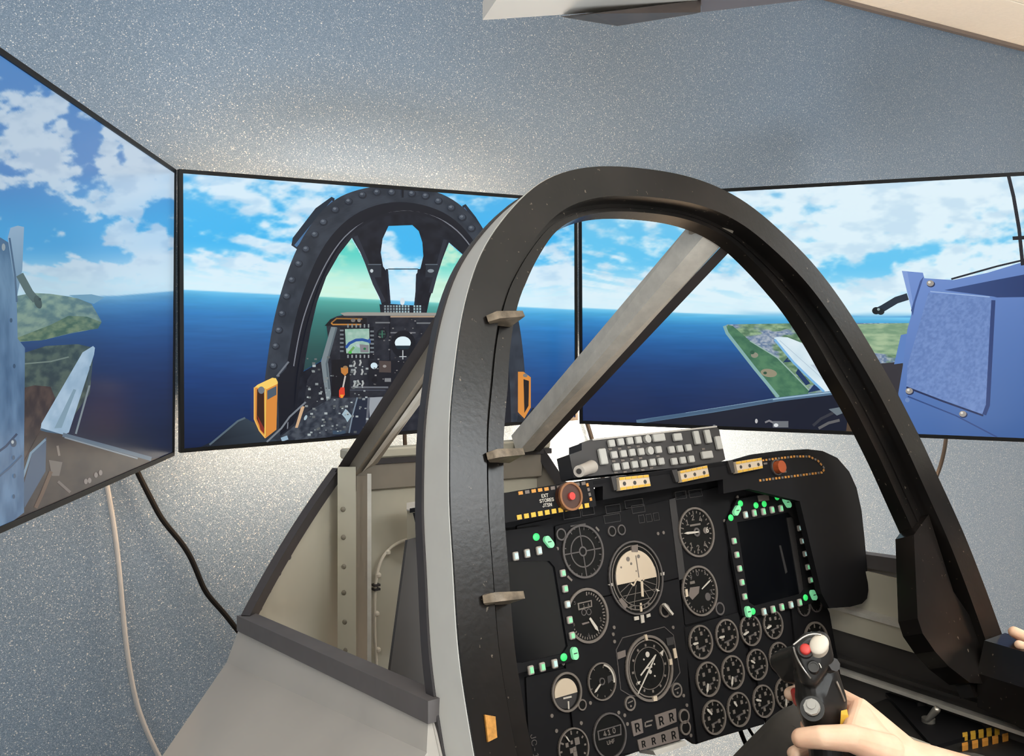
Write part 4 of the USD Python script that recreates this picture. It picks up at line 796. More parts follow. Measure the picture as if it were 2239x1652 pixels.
for pts in ([(1327, 1278), (1336, 1274), (1337, 1281)], [(1442, 1252), (1450, 1250), (1450, 1257), (1443, 1258)], [(1432, 1286), (1440, 1291), (1434, 1293)]):
    part('side_index', prism(PAN, poly(pts), .0012, .0028), 'print_white', g, smooth=False)
k_, ka, kb, kr = knob(1452, 1334, 16, 'panel_black')
part('knob_bar', bar(PAN, A(1442, 1320), A(1461, 1343), .0036, .006, .011), 'print_white', k_, smooth=False)
# airspeed
g, a, b, r = dial(1283, 1345, 62, 'print_ring', .06, 30, 8, 250, .09)
needle(g, a, b, r, 1306, 1380, .13, 0, 'print_white', .12)
part('counter_window', prism(PAN, poly([(1261, 1318), (1292, 1311), (1293, 1326), (1263, 1334)]).difference(poly([(1264, 1320), (1290, 1314), (1290.5, 1324), (1265, 1330)])), .0012, .002), 'print_ring', g, smooth=False)
words(g, '1', 1275, 1323, 8); words(g, '4', 1285, 1321, 8)
for x, y in ((1275, 1338), (1286, 1337)): a2, b2 = A(x, y); part('small_ring', ring(PAN, a2, b2, .0035, .0046, .0012, .0018, 16), 'print_dim', g, smooth=False)
part('index_bug', prism(PAN, poly([(1270, 1362), (1286, 1358), (1287, 1361), (1272, 1366)]), .0012, .002), 'plate_taupe', g, smooth=False)
words(g, '1', 1312, 1353, 9); words(g, '4', 1286, 1388, 9, 'print_dim'); words(g, '3', 1255, 1318, 8, 'print_dim')
# horizontal situation indicator
part('hsi_outline', prism(PAN, (lambda P: P.difference(P.buffer(-.0012)))(poly([(1360, 1393), (1452, 1369), (1472, 1387), (1487, 1470), (1470, 1496), (1440, 1530), (1376, 1520), (1356, 1508), (1346, 1420)])), 0, .0008), 'print_dim', IP, smooth=False)
g, a, b, r = dial(1418, 1460, 75, 'print_ring', .05)
part('compass_rings', [ring(PAN, a, b, r * k0, r * k1, .0012, .002) for k0, k1 in ((.83, .87), (.62, .64))], 'print_ring', g, smooth=False, kind='stuff')
part('scale_marks', [bar(PAN, polar(a, b, r * .66, math.radians(q)), polar(a, b, r * .74, math.radians(q)), r * .07, .0012, .0018) for q in range(0, 360, 30)], 'print_ring', g, smooth=False, kind='stuff')
needle(g, a, b, r, 1432, 1430, .05, 1.0, 'print_white'); part('course_bar', bar(PAN, A(1398, 1476), A(1431, 1431), .0022, .0022, .003), 'print_white', g, smooth=False)
for pts in ([(1440, 1427), (1448, 1420), (1446, 1434)], [(1390, 1490), (1398, 1488), (1394, 1496)]): part('heading_marker', prism(PAN, poly(pts), .0012, .003), 'print_white', g, smooth=False)
for pts in ([(1405, 1388), (1410, 1386), (1413, 1399), (1408, 1400)], [(1459, 1441), (1465, 1439), (1466, 1452), (1461, 1453)], [(1424, 1522), (1432, 1520), (1433, 1531), (1425, 1532)]): part('lubber_mark', prism(PAN, poly(pts), .0012, .0045), 'print_cream', g, smooth=False)
part('inner_marks', [disc(PAN, *A(x, y), s_, .0012, .002, 10) for x, y, s_ in ((1414, 1430, .004), (1406, 1441, .0014), (1429, 1451, .0014), (1420, 1468, .003), (1430, 1477, .0014))] + [bar(PAN, A(1412, 1460), A(1424, 1457), .002, .0012, .002)], 'print_white', g, smooth=False, kind='stuff')
for pts, mt in (([(1348, 1426), (1366, 1420), (1367, 1434), (1350, 1441)], 'plate_taupe'), ([(1455, 1395), (1471, 1391), (1472, 1408), (1458, 1411)], 'panel_edge'), ([(1470, 1418), (1476, 1416), (1480, 1437), (1474, 1439)], 'print_cream')):
    part('counter_flag', prism(PAN, poly(pts), 0, .0016), mt, IP, smooth=False)
for x, y in ((1376, 1537), (1478, 1508)):
    k_, ka, kb, kr = knob(x, y, 17); part('knob_bar', bar(PAN, (ka - kr * .5, kb + kr * .15), (ka + kr * .5, kb + kr * .25), kr * .16, .0022, .0028), 'print_ring', k_, smooth=False); part('knob_dot', disc(PAN, ka, kb - kr * .35, kr * .16, .0022, .0028, 10), 'print_ring', k_, smooth=False)
# standby attitude, angle of attack, clock, radio, altimeter, climb
g, a, b, r = dial(1237, 1512, 45, 'print_ring', .07)
bl = Point(*A(1234, 1515)).buffer(radius(1234, 1515, 34), quad_segs=16)
part('ball_sky', prism(PAN, bl.intersection(shapely.box(-1, A(1234, 1519)[1], 1, 1)), .0012, .004), 'print_cream', g, smooth=False); part('ball_ground', prism(PAN, bl.intersection(shapely.box(-1, -1, 1, A(1234, 1519)[1])), .0012, .003), 'panel_edge', g, smooth=False)
part('wing_symbol', [bar(PAN, A(1228, 1526), A(1246, 1522), .0022, .003, .004), bar(PAN, A(1239, 1532), A(1240, 1549), .0022, .003, .004)], 'print_white', g, smooth=False, kind='stuff'); knob(1271, 1540, 13, 'dial_black')
g, a, b, r = dial(1314, 1489, 43, 'print_ring', .05, 9, 20, 330, .1)
needle(g, a, b, r, 1297, 1514, .12, 0, 'print_white', .2); part('needle_hub', ring(PAN, a, b, r * .14, r * .2, .0012, .003, 20), 'print_dim', g, smooth=False)
part('range_arc', prism(PAN, Point(a, b).buffer(r * .92).difference(Point(a, b).buffer(r * .82)).intersection(Polygon([(a, b)] + [polar(a, b, 2 * r, math.radians(q)) for q in (20, 50, 80, 105)])), .0014, .003), 'print_white', g, smooth=False)
part('flag', prism(PAN, poly([(1326, 1478), (1336, 1474), (1337, 1486), (1328, 1494)]), .0012, .0018), 'panel_edge', g, smooth=False)
g, a, b, r = dial(1252, 1635, 47, 'print_ring', .05, 12, 0, 360, .13, .09)
needle(g, a, b, r, 1234, 1608, .08, 0, 'print_white', .45)
for x, y, s_ in ((1238, 1628, .003), (1248, 1622, .0025), (1260, 1619, .005), (1255, 1636, .003), (1248, 1640, .0035), (1256, 1648, .004)): part('print_block', fbox(PAN, *A(x, y), .0016, (s_ * 1.6, s_ * 1.8, .001)), 'print_ring', g, smooth=False)
g, a, b, r = dial(1331, 1607, 52, 'print_dim', .05)
part('counter_window', prism(PAN, poly([(1304, 1597), (1356, 1582), (1357, 1606), (1307, 1618)]).difference(poly([(1307, 1599), (1354, 1585), (1354.5, 1603), (1309, 1614)])), .0012, .002), 'print_dim', g, smooth=False)
for s_, x, y in (('4', 1321, 1603), ('1', 1330, 1600), ('0', 1341, 1596)): words(g, s_, x, y, 12, 'print_ring', bold=True)
words(g, 'UHF', 1334, 1621, 9, 'print_ring', bold=True)
g, a, b, r = dial(1521, 1163, 56, 'print_ring', .05, 25, 0, 360, .10)
needle(g, a, b, r, 1492, 1166, .1, .1); part('needle_hub', ring(PAN, a, b, r * .1, r * .18, .0012, .003, 20), 'print_dim', g, smooth=False)
for s_, x, y in (('1', 1501, 1142), ('2', 1513, 1131), ('4', 1530, 1134), ('1', 1510, 1192), ('2', 1525, 1197), ('4', 1540, 1189), ('6', 1545, 1158)): words(g, s_, x, y, 12, 'print_white' if s_ == '6' else 'print_ring', bold=True)
part('caption', [bar(PAN, A(1507, 1149), A(1530, 1145), .003, .0012, .0018), disc(PAN, *A(1541, 1159), .005, .0012, .0016, 14)], 'print_ring', g, smooth=False, kind='stuff')
g, a, b, r = dial(1528, 1291, 57, 'print_ring', .05, 30, 0, 360, .08)
needle(g, a, b, r, 1552, 1266, .06, 0, 'print_white', .12)
for s_, x, y in (('0', 1523, 1253), ('1', 1540, 1250), ('3', 1554, 1294), ('5', 1535, 1330), ('8', 1500, 1296), ('9', 1509, 1262)): words(g, s_, x, y, 11, 'print_dim', bold=True)
part('drum_plate', prism(PAN, poly([(1507, 1284), (1528, 1281), (1526, 1296), (1512, 1311), (1504, 1302)]), .0012, .002), 'plate_taupe', g, smooth=False); part('drum_digit', prism(PAN, poly([(1496, 1288), (1501, 1287), (1503, 1303), (1498, 1305)]), .0012, .0024), 'print_cream', g, smooth=False)
part('caption', [fbox(PAN, *A(1512, 1273), .0016, (.010, .004, .001))], 'print_ring', g, smooth=False); part('set_window', disc(PAN, *A(1546, 1304), .006, .0012, .002, 16), 'print_dim', g, smooth=False); knob(1572, 1330, 15, 'panel_black', 'print_dim')
# engine dials
def engine(x, y, ry, nx, ny, rim='print_ring', n=10, marks=3):
    g, a, b, r = dial(x, y, ry, rim, .07, n, 200, 500, .13, .09)
    needle(g, a, b, r, nx, ny, .16, 0, 'print_white', .25)
    for i in range(5):
        q = polar(a, b, r * (.50 if i < 3 else .42), math.radians(20 + 72 * i + 9 * (x % 5))); part('print_block', fbox(PAN, q[0], q[1], .0016, (r * .2, r * .22, .001)), 'print_ring', g, smooth=False)
    part('caption', bar(PAN, (a - r * .3, b - r * .38), (a + r * .4, b - r * .30), r * .1, .0012, .0018), 'print_dim', g, smooth=False)
for q in ((1530, 1403, 39, 1512, 1408), (1587, 1389, 38, 1569, 1394), (1639, 1377, 36, 1622, 1388), (1688, 1364, 34, 1673, 1374),
          (1546, 1484, 40, 1543, 1514), (1600, 1469, 39, 1597, 1499), (1653, 1452, 36, 1638, 1443), (1702, 1437, 36, 1690, 1430),
          (1559, 1567, 40, 1542, 1548), (1613, 1550, 40, 1601, 1532), (1667, 1532, 38, 1649, 1529), (1716, 1515, 38, 1716, 1545), (1783, 1400, 44, 1770, 1380)): engine(*q)
for x, y in ((1755, 1326), (1781, 1317)): g, a, b, r = dial(x, y, 22, 'print_dim', .08, 6, 0, 360, .15); needle(g, a, b, r, x, y - 14, .18, 0, 'print_ring', .2)
# push rings, number blocks and faint captions
for x, y, r_ in ((1225, 1168, 14), (1336, 1161, 12), (1357, 1158, 12), (1494, 1565, 17), (1497, 1590, 17)): knob(x, y, r_, 'dial_black', 'print_dim' if y < 1200 else 'print_ring', .005)
def block(pts, n, s_):
    P = [np.array(p, float) for p in pts]; g = plate('counter_block', pts, 0, .0018, 'plate_taupe')
    for i in range(n):
        t = (i + .5) / n; top, bot = P[0] + (P[1] - P[0]) * t, P[3] + (P[2] - P[3]) * t; c = (top + bot) / 2
        words(g, s_, c[0], c[1], (bot[1] - top[1]) * .62, 'dial_black', c=.0018, bold=True)
block([(1378, 1577), (1401, 1570), (1405, 1601), (1384, 1609)], 1, 'R'); block([(1430, 1563), (1476, 1548), (1478, 1577), (1436, 1594)], 2, 'R'); block([(1392, 1617), (1480, 1588), (1484, 1617), (1397, 1640)], 4, 'R')
part('arrow_mark', [bar(PAN, A(1412, 1578), A(1426, 1574), .002, 0, .001), bar(PAN, A(1410, 1588), A(1424, 1584), .002, 0, .001), bar(PAN, A(1410, 1578), A(1410, 1588), .002, 0, .001)], 'print_ring', IP, smooth=False)
for x, y, wd in ((1340, 1112, 22), (1386, 1100, 28), (1338, 1133, 24), (1395, 1112, 20), (1402, 1134, 9), (1418, 1132, 9), (1434, 1129, 9), (1488, 1082, 18), (1520, 1078, 22), (1250, 1124, 24), (1285, 1117, 18)):
    a, b = A(x, y); w_ = wd * .00066
    part('caption_frame', prism(PAN, shapely.box(a - w_, b - .006, a + w_, b + .006).difference(shapely.box(a - w_ + .001, b - .005, a + w_ - .001, b + .005)), -.004 if y < 1090 else 0, .0008), 'panel_edge', IP, smooth=False)
part('switch_mark', [bar(PAN, A(1302, 1152), A(1309, 1160), .003, 0, .001), bar(PAN, A(1240, 1259), A(1250, 1269), .003, 0, .001)], 'print_ring', IP, smooth=False, kind='stuff')
screws([(1218, 1199), (1253, 1365), (1342, 1371), (1450, 1164), (1438, 1166), (1340, 1386), (1343, 1402), (1471, 1371), (1494, 1520), (1501, 1541), (1510, 1607), (1290, 1536), (1206, 1564), (1216, 1597), (1270, 1580), (1352, 1557), (1365, 1563), (1371, 1582), (1163, 1157), (1231, 1450), (1612, 1086), (1689, 1075), (1731, 1110), (1583, 1138), (1640, 1349), (1759, 1318)])
words(IP, 'JC-1', 1168, 1630, 16, 'print_dim', rot=-math.pi / 2, c=0.0005)

# -------- multi-function displays
def display(top, outline, glass, tops, lefts, rights, bots, ovals, rockers, label):
    d = thing('display_unit', label, 'display', PAN.P(*np.mean([A(*p) for p in outline], 0)), 'cockpit display units')
    P = poly(outline) if not isinstance(outline, Polygon) else outline
    G = poly(glass)
    part('frame', prism(PAN, P.difference(G), 0.0005, .0055), 'panel_black', d, smooth=False)
    part('screen', prism(PAN, G.buffer(.001), .0005, .003), 'screen_glass', d, smooth=False)
    def btn(x, y, hgt, led, w=.0088):
        a, b = A(x, y); k = part('button', fbox(PAN, a, b, .0078, (w, hgt, .005), bev=.0012), 'button_bezel', d, smooth=False)
        part('button_light', fbox(PAN, a, b, .0105, (w * .62, hgt * .66, .0012), bev=.0004), led, k, smooth=False)
    for q, hgt in ((tops, .0115), (bots, .0115), (lefts, .0098), (rights, .0098)):
        for x, y, l in q: btn(x, y, hgt, ('led_pale', 'led_soft')[l])
    for x, y in ovals:
        a, b = A(x, y); m = trimesh.creation.icosphere(2, .0058); m.apply_transform(np.diag([1, .9, .35, 1])); m.apply_transform(PAN.M(a, b, .0058)); part('indicator_light', m, 'led_green', d, smooth=True, label='bright green oval light')
    for p, q in rockers:
        a, b = np.array(A(*p)), np.array(A(*q)); m = prism(PAN, LineString([a, b]).buffer(.005), .0055, .0105); k = part('rocker_switch', m, 'led_soft', d, smooth=False)
        part('rocker_split', bar(PAN, (a + b) / 2 + [-.003, 0], (a + b) / 2 + [.003, 0], .0012, .0105, .011), 'panel_edge', k, smooth=False)
    return d
D2 = display(None, [(1582, 1142), (1606, 1092), (1716, 1070), (1744, 1108), (1782, 1304), (1772, 1318), (1632, 1349), (1618, 1345)], [(1606, 1142), (1718, 1120), (1730, 1135), (1752, 1288), (1744, 1298), (1644, 1324), (1632, 1316)],
    [(1622, 1126, 0), (1641, 1122, 1), (1661, 1119, 1), (1680, 1115, 1), (1699, 1112, 1)], [(1597, 1183, 1), (1603, 1213, 1), (1609, 1243, 1), (1614, 1273, 1), (1620, 1304, 1)], [(1740, 1155, 0), (1746, 1183, 0), (1752, 1211, 0), (1758, 1240, 1), (1764, 1268, 1)],
    [(1662, 1337, 0), (1682, 1332, 1), (1701, 1327, 1), (1721, 1322, 0), (1740, 1317, 1)], [(1592, 1132), (1613, 1101), (1647, 1105), (1665, 1102), (1693, 1087), (1755, 1306), (1640, 1336)], [((1600, 1121), (1605, 1112)), ((1709, 1093), (1716, 1104)), ((1768, 1296), (1772, 1305)), ((1626, 1332), (1628, 1342))],
    'right square display unit ringed by lit green buttons, below the dashed yellow outline')
part('painted_reflection', prism(PAN, poly([(1716, 1132), (1730, 1130), (1754, 1292), (1744, 1298)]), .0032, .0045), 'panel_edge', D2, smooth=False)  # strip paints a reflection along the right side of the glass
part('screen_mark', prism(PAN, poly([(1700, 1192), (1704, 1192), (1718, 1250), (1714, 1254)]), .003, .0036), 'panel_edge', D2, smooth=False)
part('maker_plate', prism(PAN, poly([(1650, 1084), (1674, 1081), (1676, 1094), (1653, 1097)]), .0055, .0063), 'plate_taupe', D2, smooth=False)
off = A(1223, 1253)[0] - A(1740, 1155)[0]
def sh(x, y): return tuple(pix(PAN.P(*(np.array(A(x, y)) + (off, A(1223, 1253)[1] - A(1740, 1155)[1])))))
display(None, [(1010, 1200), (1040, 1168), (1178, 1150), (1204, 1180), (1229, 1235), (1257, 1422), (1250, 1444), (1060, 1486)], [(1060, 1228), (1196, 1226), (1208, 1240), (1236, 1412), (1226, 1428), (1140, 1448), (1070, 1450)],
    [(1120, 1216, 0), (1145, 1210, 0), (1171, 1204, 0)], [], [(1223, 1253, 1), (1228, 1287, 1), (1233, 1321, 0), (1238, 1355, 1), (1243, 1389, 1)], [(1205, 1450, 0), (1178, 1457, 1), (1153, 1464, 1)], [(1167, 1174), (1227, 1436)], [((1188, 1180), (1196, 1190)), ((1247, 1422), (1249, 1433))],
    'left square display unit with lit buttons, half hidden by the bow')

# -------- glare shield over the panel
GS = Frame(PAN.P(0, 0, .040), PAN.u, PAN.v)
def gpoly(pts): return Polygon([tuple(GS.at(*p)) for p in pts])
SH = thing('glare_shield', 'black glare shield with dashed yellow outlines over the instrument panel', 'glare shield', GS.P(0, .2))
part('shield_hood', prism(GS, gpoly([(1752, 1095), (1640, 1068), (1585, 1078), (1582, 1012), (1650, 992), (1712, 984), (1768, 981), (1802, 985), (1834, 1000), (1860, 1030), (1876, 1065), (1887, 1115), (1894, 1180), (1899, 1240), (1902, 1290), (1899, 1308), (1888, 1319), (1862, 1326), (1817, 1329), (1800, 1298)]), -.014, -.003), 'panel_black', SH, smooth=False)
part('shield_lip', prism(GS, gpoly([(1132, 1072), (1300, 1046), (1480, 1026), (1590, 1009), (1590, 1046), (1470, 1066), (1320, 1092), (1320, 1062), (1130, 1092)]), -.02, -.002), 'panel_black', SH, smooth=False)
part('shield_top', hull([on(x, y, GS.o, GS.n) + V(0, dy, dz_) for x, y in ((1000, 1092), (1130, 1071), (1590, 1008), (1768, 980)) for dy, dz_ in ((0, -.006), (0.0, -.001), (.12, -.03), (.12, -.036))]), 'panel_black', SH, smooth=False)
part('shield_plate', prism(GS, gpoly([(1000, 1092), (1130, 1076), (1296, 1050), (1304, 1106), (1130, 1138), (1000, 1160)]), -.02, .0), 'panel_black', SH, smooth=False)
def dashes(pts, n, w, mat, c0=0., duty=.66, name='dash_mark', mats=None):
    L = LineString([tuple(GS.at(*p)) for p in pts]); s_ = L.length / n
    for i in range(n):
        part(name, prism(GS, shapely.ops.substring(L, i * s_, (i + duty) * s_).buffer(w / 2, cap_style='flat'), c0, c0 + .0008), mats[i] if mats else mat, SH, smooth=False)
dashes([(1130, 1131), (1292, 1103)], 11, .0062, 'stripe_yellow'); dashes([(1133, 1078), (1284, 1055)], 11, .0045, 'stripe_orange', mats=['stripe_orange', 'plate_taupe', 'stripe_orange', 'stripe_orange', 'stripe_orange', 'plate_taupe', 'plate_taupe', 'stripe_orange', 'plate_taupe', 'plate_taupe', 'plate_taupe'])
dashes([(1283, 1056), (1293, 1098)], 4, .004, 'stripe_orange', mats=['stripe_orange', 'plate_taupe', 'print_ring', 'stripe_orange'])
dashes([(1662, 1006), (1740, 997), (1772, 997), (1792, 1007), (1806, 1024), (1800, 1032), (1660, 1050)], 44, .0036, 'stripe_orange', -.003, .6, mats=[('stripe_orange', 'print_ring')[i % 3 == 0] for i in range(44)])
def gtext(s_, x, y, h, mat='print_white', c=.0):
    a, b = GS.at(x, y); part('lettering', text(GS, s_, a, b, h, c, 0, .0006, True), mat, SH, smooth=False)
gtext('EXT', 1191, 1083, .0046); gtext('STORES', 1195, 1093, .0046); gtext('JTSN', 1196, 1103.5, .0046)
a, b = GS.at(1238, 1086)
kb_ = part('release_button', disc(GS, a, b, .019, 0, .010, 32), 'knob_brown', SH, smooth=30, label='round recessed button with a copper ring and red centre')
part('button_ring', ring(GS, a, b, .0165, .0195, .008, .012, 36), 'ring_copper', kb_, smooth=30); part('button_centre', disc(GS, a, b, .0052, .010, .014, 20), 'knob_red', kb_, smooth=30)
a, b = GS.at(1700, 1021); part('push_knob', disc(GS, a, b, .010, -.003, .010, 24), 'knob_orange', SH, smooth=30); part('knob_ring', ring(GS, a, b, .011, .013, -.003, .0, 28), 'print_dim', SH, smooth=30)
part('legend', [bar(GS, GS.at(x, y), GS.at(x + w_, y - 1), .003, -.003, -.0022) for x, y, w_ in ((1672, 1013, 8), (1708, 1012, 8), (1713, 1022, 9), (1710, 1031, 12), (1690, 1010, 6))], 'print_ring', SH, smooth=False, kind='stuff')
for i, (pts) in enumerate(([(1347, 1044), (1412, 1038), (1417, 1063), (1350, 1073)], [(1480, 1030), (1540, 1018), (1545, 1042), (1485, 1055)], [(1602, 1010), (1659, 1001), (1662, 1024), (1607, 1035)])):
    P = [np.array(p, float) for p in pts]; lab = part('caution_plate', prism(GS, gpoly(pts), -.004, .006), 'print_cream', SH, smooth=False, label='cream caution plate edged in yellow')
    f_ = lambda s_, t: (P[0] + (P[1] - P[0]) * s_) * (1 - t) + (P[3] + (P[2] - P[3]) * s_) * t
    for t_ in (.02, .78):
        for k in range(5): part('yellow_edge', prism(GS, gpoly([f_(k / 5 + .01, t_), f_(k / 5 + .185, t_), f_(k / 5 + .185, t_ + .2), f_(k / 5 + .01, t_ + .2)]), .006, .0068), 'stripe_yellow', lab, smooth=False)
    for k in range(3): q = f_(.16 + .34 * k, .52 + .03 * k); part('glyph', disc(GS, *GS.at(*q), .0028 if i else .003, .006, .0066, 8), 'interior_dark', lab, smooth=False)
    part('hinge', prism(GS, gpoly([P[0] + (-14, -2), P[0] + (-3, -4), P[3] + (-3, -2), P[3] + (-10, -1)]), -.004, .003), 'panel_edge', lab, smooth=False)

# -------- keypad box on the glare shield
KP = Frame(PAN.P(.0, .24, .03), PAN.u, unit(V(0, .32, 1)))
KEY = thing('keypad', 'charcoal keypad box with rows of pale buttons standing on the glare shield', 'keypad', KP.P(.05, .0))
K = lambda x, y: tuple(KP.at(x, y))
kout = Polygon([K(*p) for p in ((1245, 994), (1272, 984), (1272, 969), (1294, 961), (1566, 933), (1572, 938), (1586, 1004), (1566, 1014), (1255, 1044))])
part('case', prism(KP, kout, -.030, 0), 'panel_edge', KEY, smooth=False)
part('case_edge', prism(KP, Polygon([K(*p) for p in ((1294, 959.5), (1566, 930.5), (1567, 934), (1295, 963))]), -.030, .0015), 'hull_grey', KEY, smooth=False)
def key(x, y, w, h, lean=0., round_=False):
    a, b = K(x, y)
    m = disc(KP, a, b, w / 2, 0, .006, 20) if round_ else fbox(KP, a, b, .003, (w, h, .006), bev=.0012)
    part('key', m, 'button_white', KEY, smooth=30 if round_ else False)
kx = lambda i: (1120 + i[0] / 4, 920 + i[1] / 4)
for q in ((855, 200), (935, 187), (1015, 178), (1090, 170), (877, 300), (958, 290), (1035, 280), (1113, 272), (1265, 255), (1380, 255), (1452, 247), (1527, 238), (897, 405), (977, 395), (1057, 385), (1137, 377), (1213, 365), (1288, 357), (1403, 357), (1478, 347), (1552, 337)): key(*kx(q), .0115, .0105)
for q in ((1168, 162), (1190, 264)): key(*kx(q), .012, .012, round_=True)
for q, w_, h_ in (((1268, 150), .024, .0115), ((1432, 145), .017, .0115), ((780, 315), .0135, .023), ((1600, 150), .0115, .021), ((1697, 140), .0115, .021), ((1790, 195), .012, .021), ((1690, 300), .023, .0115)): key(*kx(q), w_, h_)
for q in ((855, 245), (937, 243), (1020, 230), (1100, 222), (885, 352), (965, 345), (1042, 333), (1120, 325), (905, 450), (985, 445), (1065, 433), (1140, 428), (1215, 410), (1272, 307), (1670, 245)): part('key_caption', fbox(KP, *K(*kx(q)), .0003, (.0065, .0028, .0008)), 'print_ring', KEY, smooth=False)
a, b = K(1294, 1020); p0, p1 = KP.P(a, b, 0.0), W(1266, 1030, float((KP.P(a, b) - CAM) @ FW) - .05)
kk = part('rotary_knob', tube([p0, (p0 + p1) / 2, p1], [.0095, .0085, .0082], 18, 3), 'button_bezel', KEY, smooth=40, label='pale rotary knob sticking out')
part('knob_cap', tube([p1, p1 + unit(p1 - p0) * .0015], [.004, .0035], 12, 2), 'panel_edge', kk)

# ------------------------------------------------------------------ cables
def cable(pts, r, mat, label, name='cable', group=None, **k): return solo(name, tube(pts, r, 10, 6), mat, label, 'cable', group)
wq = lambda x, y, o=.03: on(x, y, wall.P(0, 0, o), wall.n)
cable([wq(*p) for p in ((285, 985), (300, 1030), (330, 1090), (355, 1135), (385, 1172), (415, 1215), (438, 1268), (455, 1300), (488, 1338), (520, 1378), (570, 1440), (640, 1560), (700, 1800))], .0062, 'cable_black', 'thick black cable hanging in bends on the wall below the left monitor')
cable([wq(*p) for p in ((228, 1010), (234, 1060), (246, 1130), (259, 1230), (268, 1330), (275, 1400), (285, 1470), (300, 1540), (322, 1600), (352, 1662), (420, 1800))], .0056, 'cable_grey', 'pale grey cable hanging down the glitter wall at far left')
cable([on(2080, 900, TVR.P(0, 0, -.03), TVR.n)] + [W(*p) for p in ((2068, 962, 2.62), (2052, 1030, 2.7), (2024, 1090, 2.7), (1998, 1142, 2.7), (1978, 1192, 2.7), (1964, 1238, 2.7), (1945, 1290, 2.7), (1930, 1500, 2.7))], .0052, 'cable_black', 'black cable hanging below the right monitor beside the bow')
cable([wq(*p) for p in ((1279, 905), (1284, 925), (1290, 945), (1296, 965), (1310, 1010), (1330, 1200))], .0065, 'cable_black', 'short dark cable hanging in the gap between middle and right monitors')
cable([wq(*p) for p in ((884, 930), (885, 955), (886, 985), (887, 1020), (890, 1200))], .0055, 'cable_black', 'thin black cable below the middle monitor behind the left windshield post')
for i, (pts, r, lb) in enumerate((((1610, 1570), (1622, 1605), (1636, 1635), (1662, 1672), (1700, 1740)), .004, 'thick black cable looping below the instrument panel, leftmost of three') if j == 0 else ((((1625, 1565), (1642, 1600), (1662, 1628), (1684, 1655), (1720, 1740)), .0026, 'thin black cable slanting below the instrument panel, middle of three') if j == 1 else (((1672, 1555), (1677, 1580), (1684, 1606), (1690, 1650), (1692, 1740)), .0042, 'black cable dropping below the panel beside the knee')) for j in range(3)):
    cable([W(x, y, 1.72) for x, y in pts], r, 'cable_black', lb)
fo = FL + .012 * FRM.n if (FRM.n @ (CAM - FL)) > 0 else FL - .012 * FRM.n
fo = FL + (.012 if FRM.n @ (CAM - FL) > 0 else -.012) * FRM.n
wp = [on(x, y, fo, FRM.n) for x, y in ((822, 1560), (824, 1470), (820, 1400), (819, 1330), (821, 1280), (828, 1240), (840, 1213), (860, 1193), (884, 1181), (908, 1177), (935, 1176))]
wt = thing('wire', 'cream wire with small clips climbing the beige nose sheet inside the left window', 'wire', wp[0])
part('wire_run', tube(wp, .0028, 10, 6), 'cable_white', wt)
for x, y in ((826, 1420), (823, 1341), (827, 1257), (848, 1207), (897, 1178)): part('clip', box(on(x, y, fo, FRM.n), (.010, .010, .010), bev=.003), 'cable_white', wt, smooth=False)
for y in (1278, 1287): part('cable_tie', box(on(822, y, fo, FRM.n), (.012, .012, .004)), 'rubber', wt, smooth=False)

# ------------------------------------------------------------------ unit hanging from the ceiling
ua, ud = W(1055, 44, 1.9), W(1700, 0, 1.778)
ux = unit(ud - ua); uz = ua[2]
inn = lambda x, y: on(x, y, V(0, 0, uz), UP)
corner = [ua, inn(1690, 0.5) + .9 * ux, inn(1085, 0) + 1.2 * (inn(1085, 0) - ua) + 1.5 * ux, inn(1085, 0) + 1.0 * (inn(1085, 0) - ua)]
HU = thing('ceiling_unit', 'white flat ceiling-hung unit with a dark box beneath at the top edge', 'projector mount', ua)
part('white_panel', hull([p + V(0, 0, z) for p in corner for z in (0, .035)]), 'unit_white', HU, smooth=False)
bk = lambda x, y, dz_: on(x, y, V(0, 0, uz + dz_), UP)
part('dark_box', hull([bk(1225, 36, 0), bk(1532, 0, 0), bk(1532, 27, -.0), bk(1350, 57, -.035), bk(1515, 31, -.035), bk(1532, 27, -.035), bk(1245, 40, -.01), bk(1300, 30, -.035)]), 'unit_brown', HU, smooth=False)
part('side_panel', hull([bk(1533, 0, -.005), bk(1533, 27, -.005), bk(1763, 0, -.005), bk(1533, 0, .02), bk(1533, 27, .02), bk(1763, 0, .02), bk(1900, -25, -.005), bk(1900, -25, .02)]), 'unit_purple', HU, smooth=False)
pc_ = (corner[1] + corner[3]) / 2; part('hanger_rod', tube([V(pc_[0], pc_[1], uz + .03), V(pc_[0], pc_[1], uz + .3), V(pc_[0], pc_[1], HC)], .018, 12, 2), 'unit_white', HU)

# ------------------------------------------------------------------ control stick
ST = thing('control_stick', 'black control stick with red, white and grey buttons gripped by the hand', 'control stick', V(.985, .74, .45))
def B(x, y, d, r): return (W(x, y, d), r)
head = blob(B(1748, 1418, 1.150, .009), B(1768, 1399, 1.150, .009), B(1796, 1400, 1.150, .010), B(1804, 1436, 1.152, .010), B(1770, 1478, 1.150, .012), B(1752, 1425, 1.17, .012), B(1790, 1440, 1.185, .014), B(1770, 1470, 1.185, .014))
nose = blob(B(1706, 1446, 1.205, .012), B(1724, 1470, 1.195, .012), B(1745, 1432, 1.175, .012), B(1770, 1472, 1.175, .014), B(1715, 1432, 1.200, .008))
neck = blob(B(1770, 1475, 1.165, .017), B(1808, 1468, 1.165, .013), B(1778, 1525, 1.165, .020), B(1825, 1530, 1.168, .014))
gbody = blob(B(1778, 1522, 1.165, .021), B(1825, 1530, 1.168, .014), B(1788, 1568, 1.165, .0195), B(1822, 1572, 1.168, .014))
low = blob(B(1792, 1570, 1.166, .017), B(1815, 1572, 1.168, .014), B(1805, 1680, 1.172, .017), B(1815, 1690, 1.172, .015))
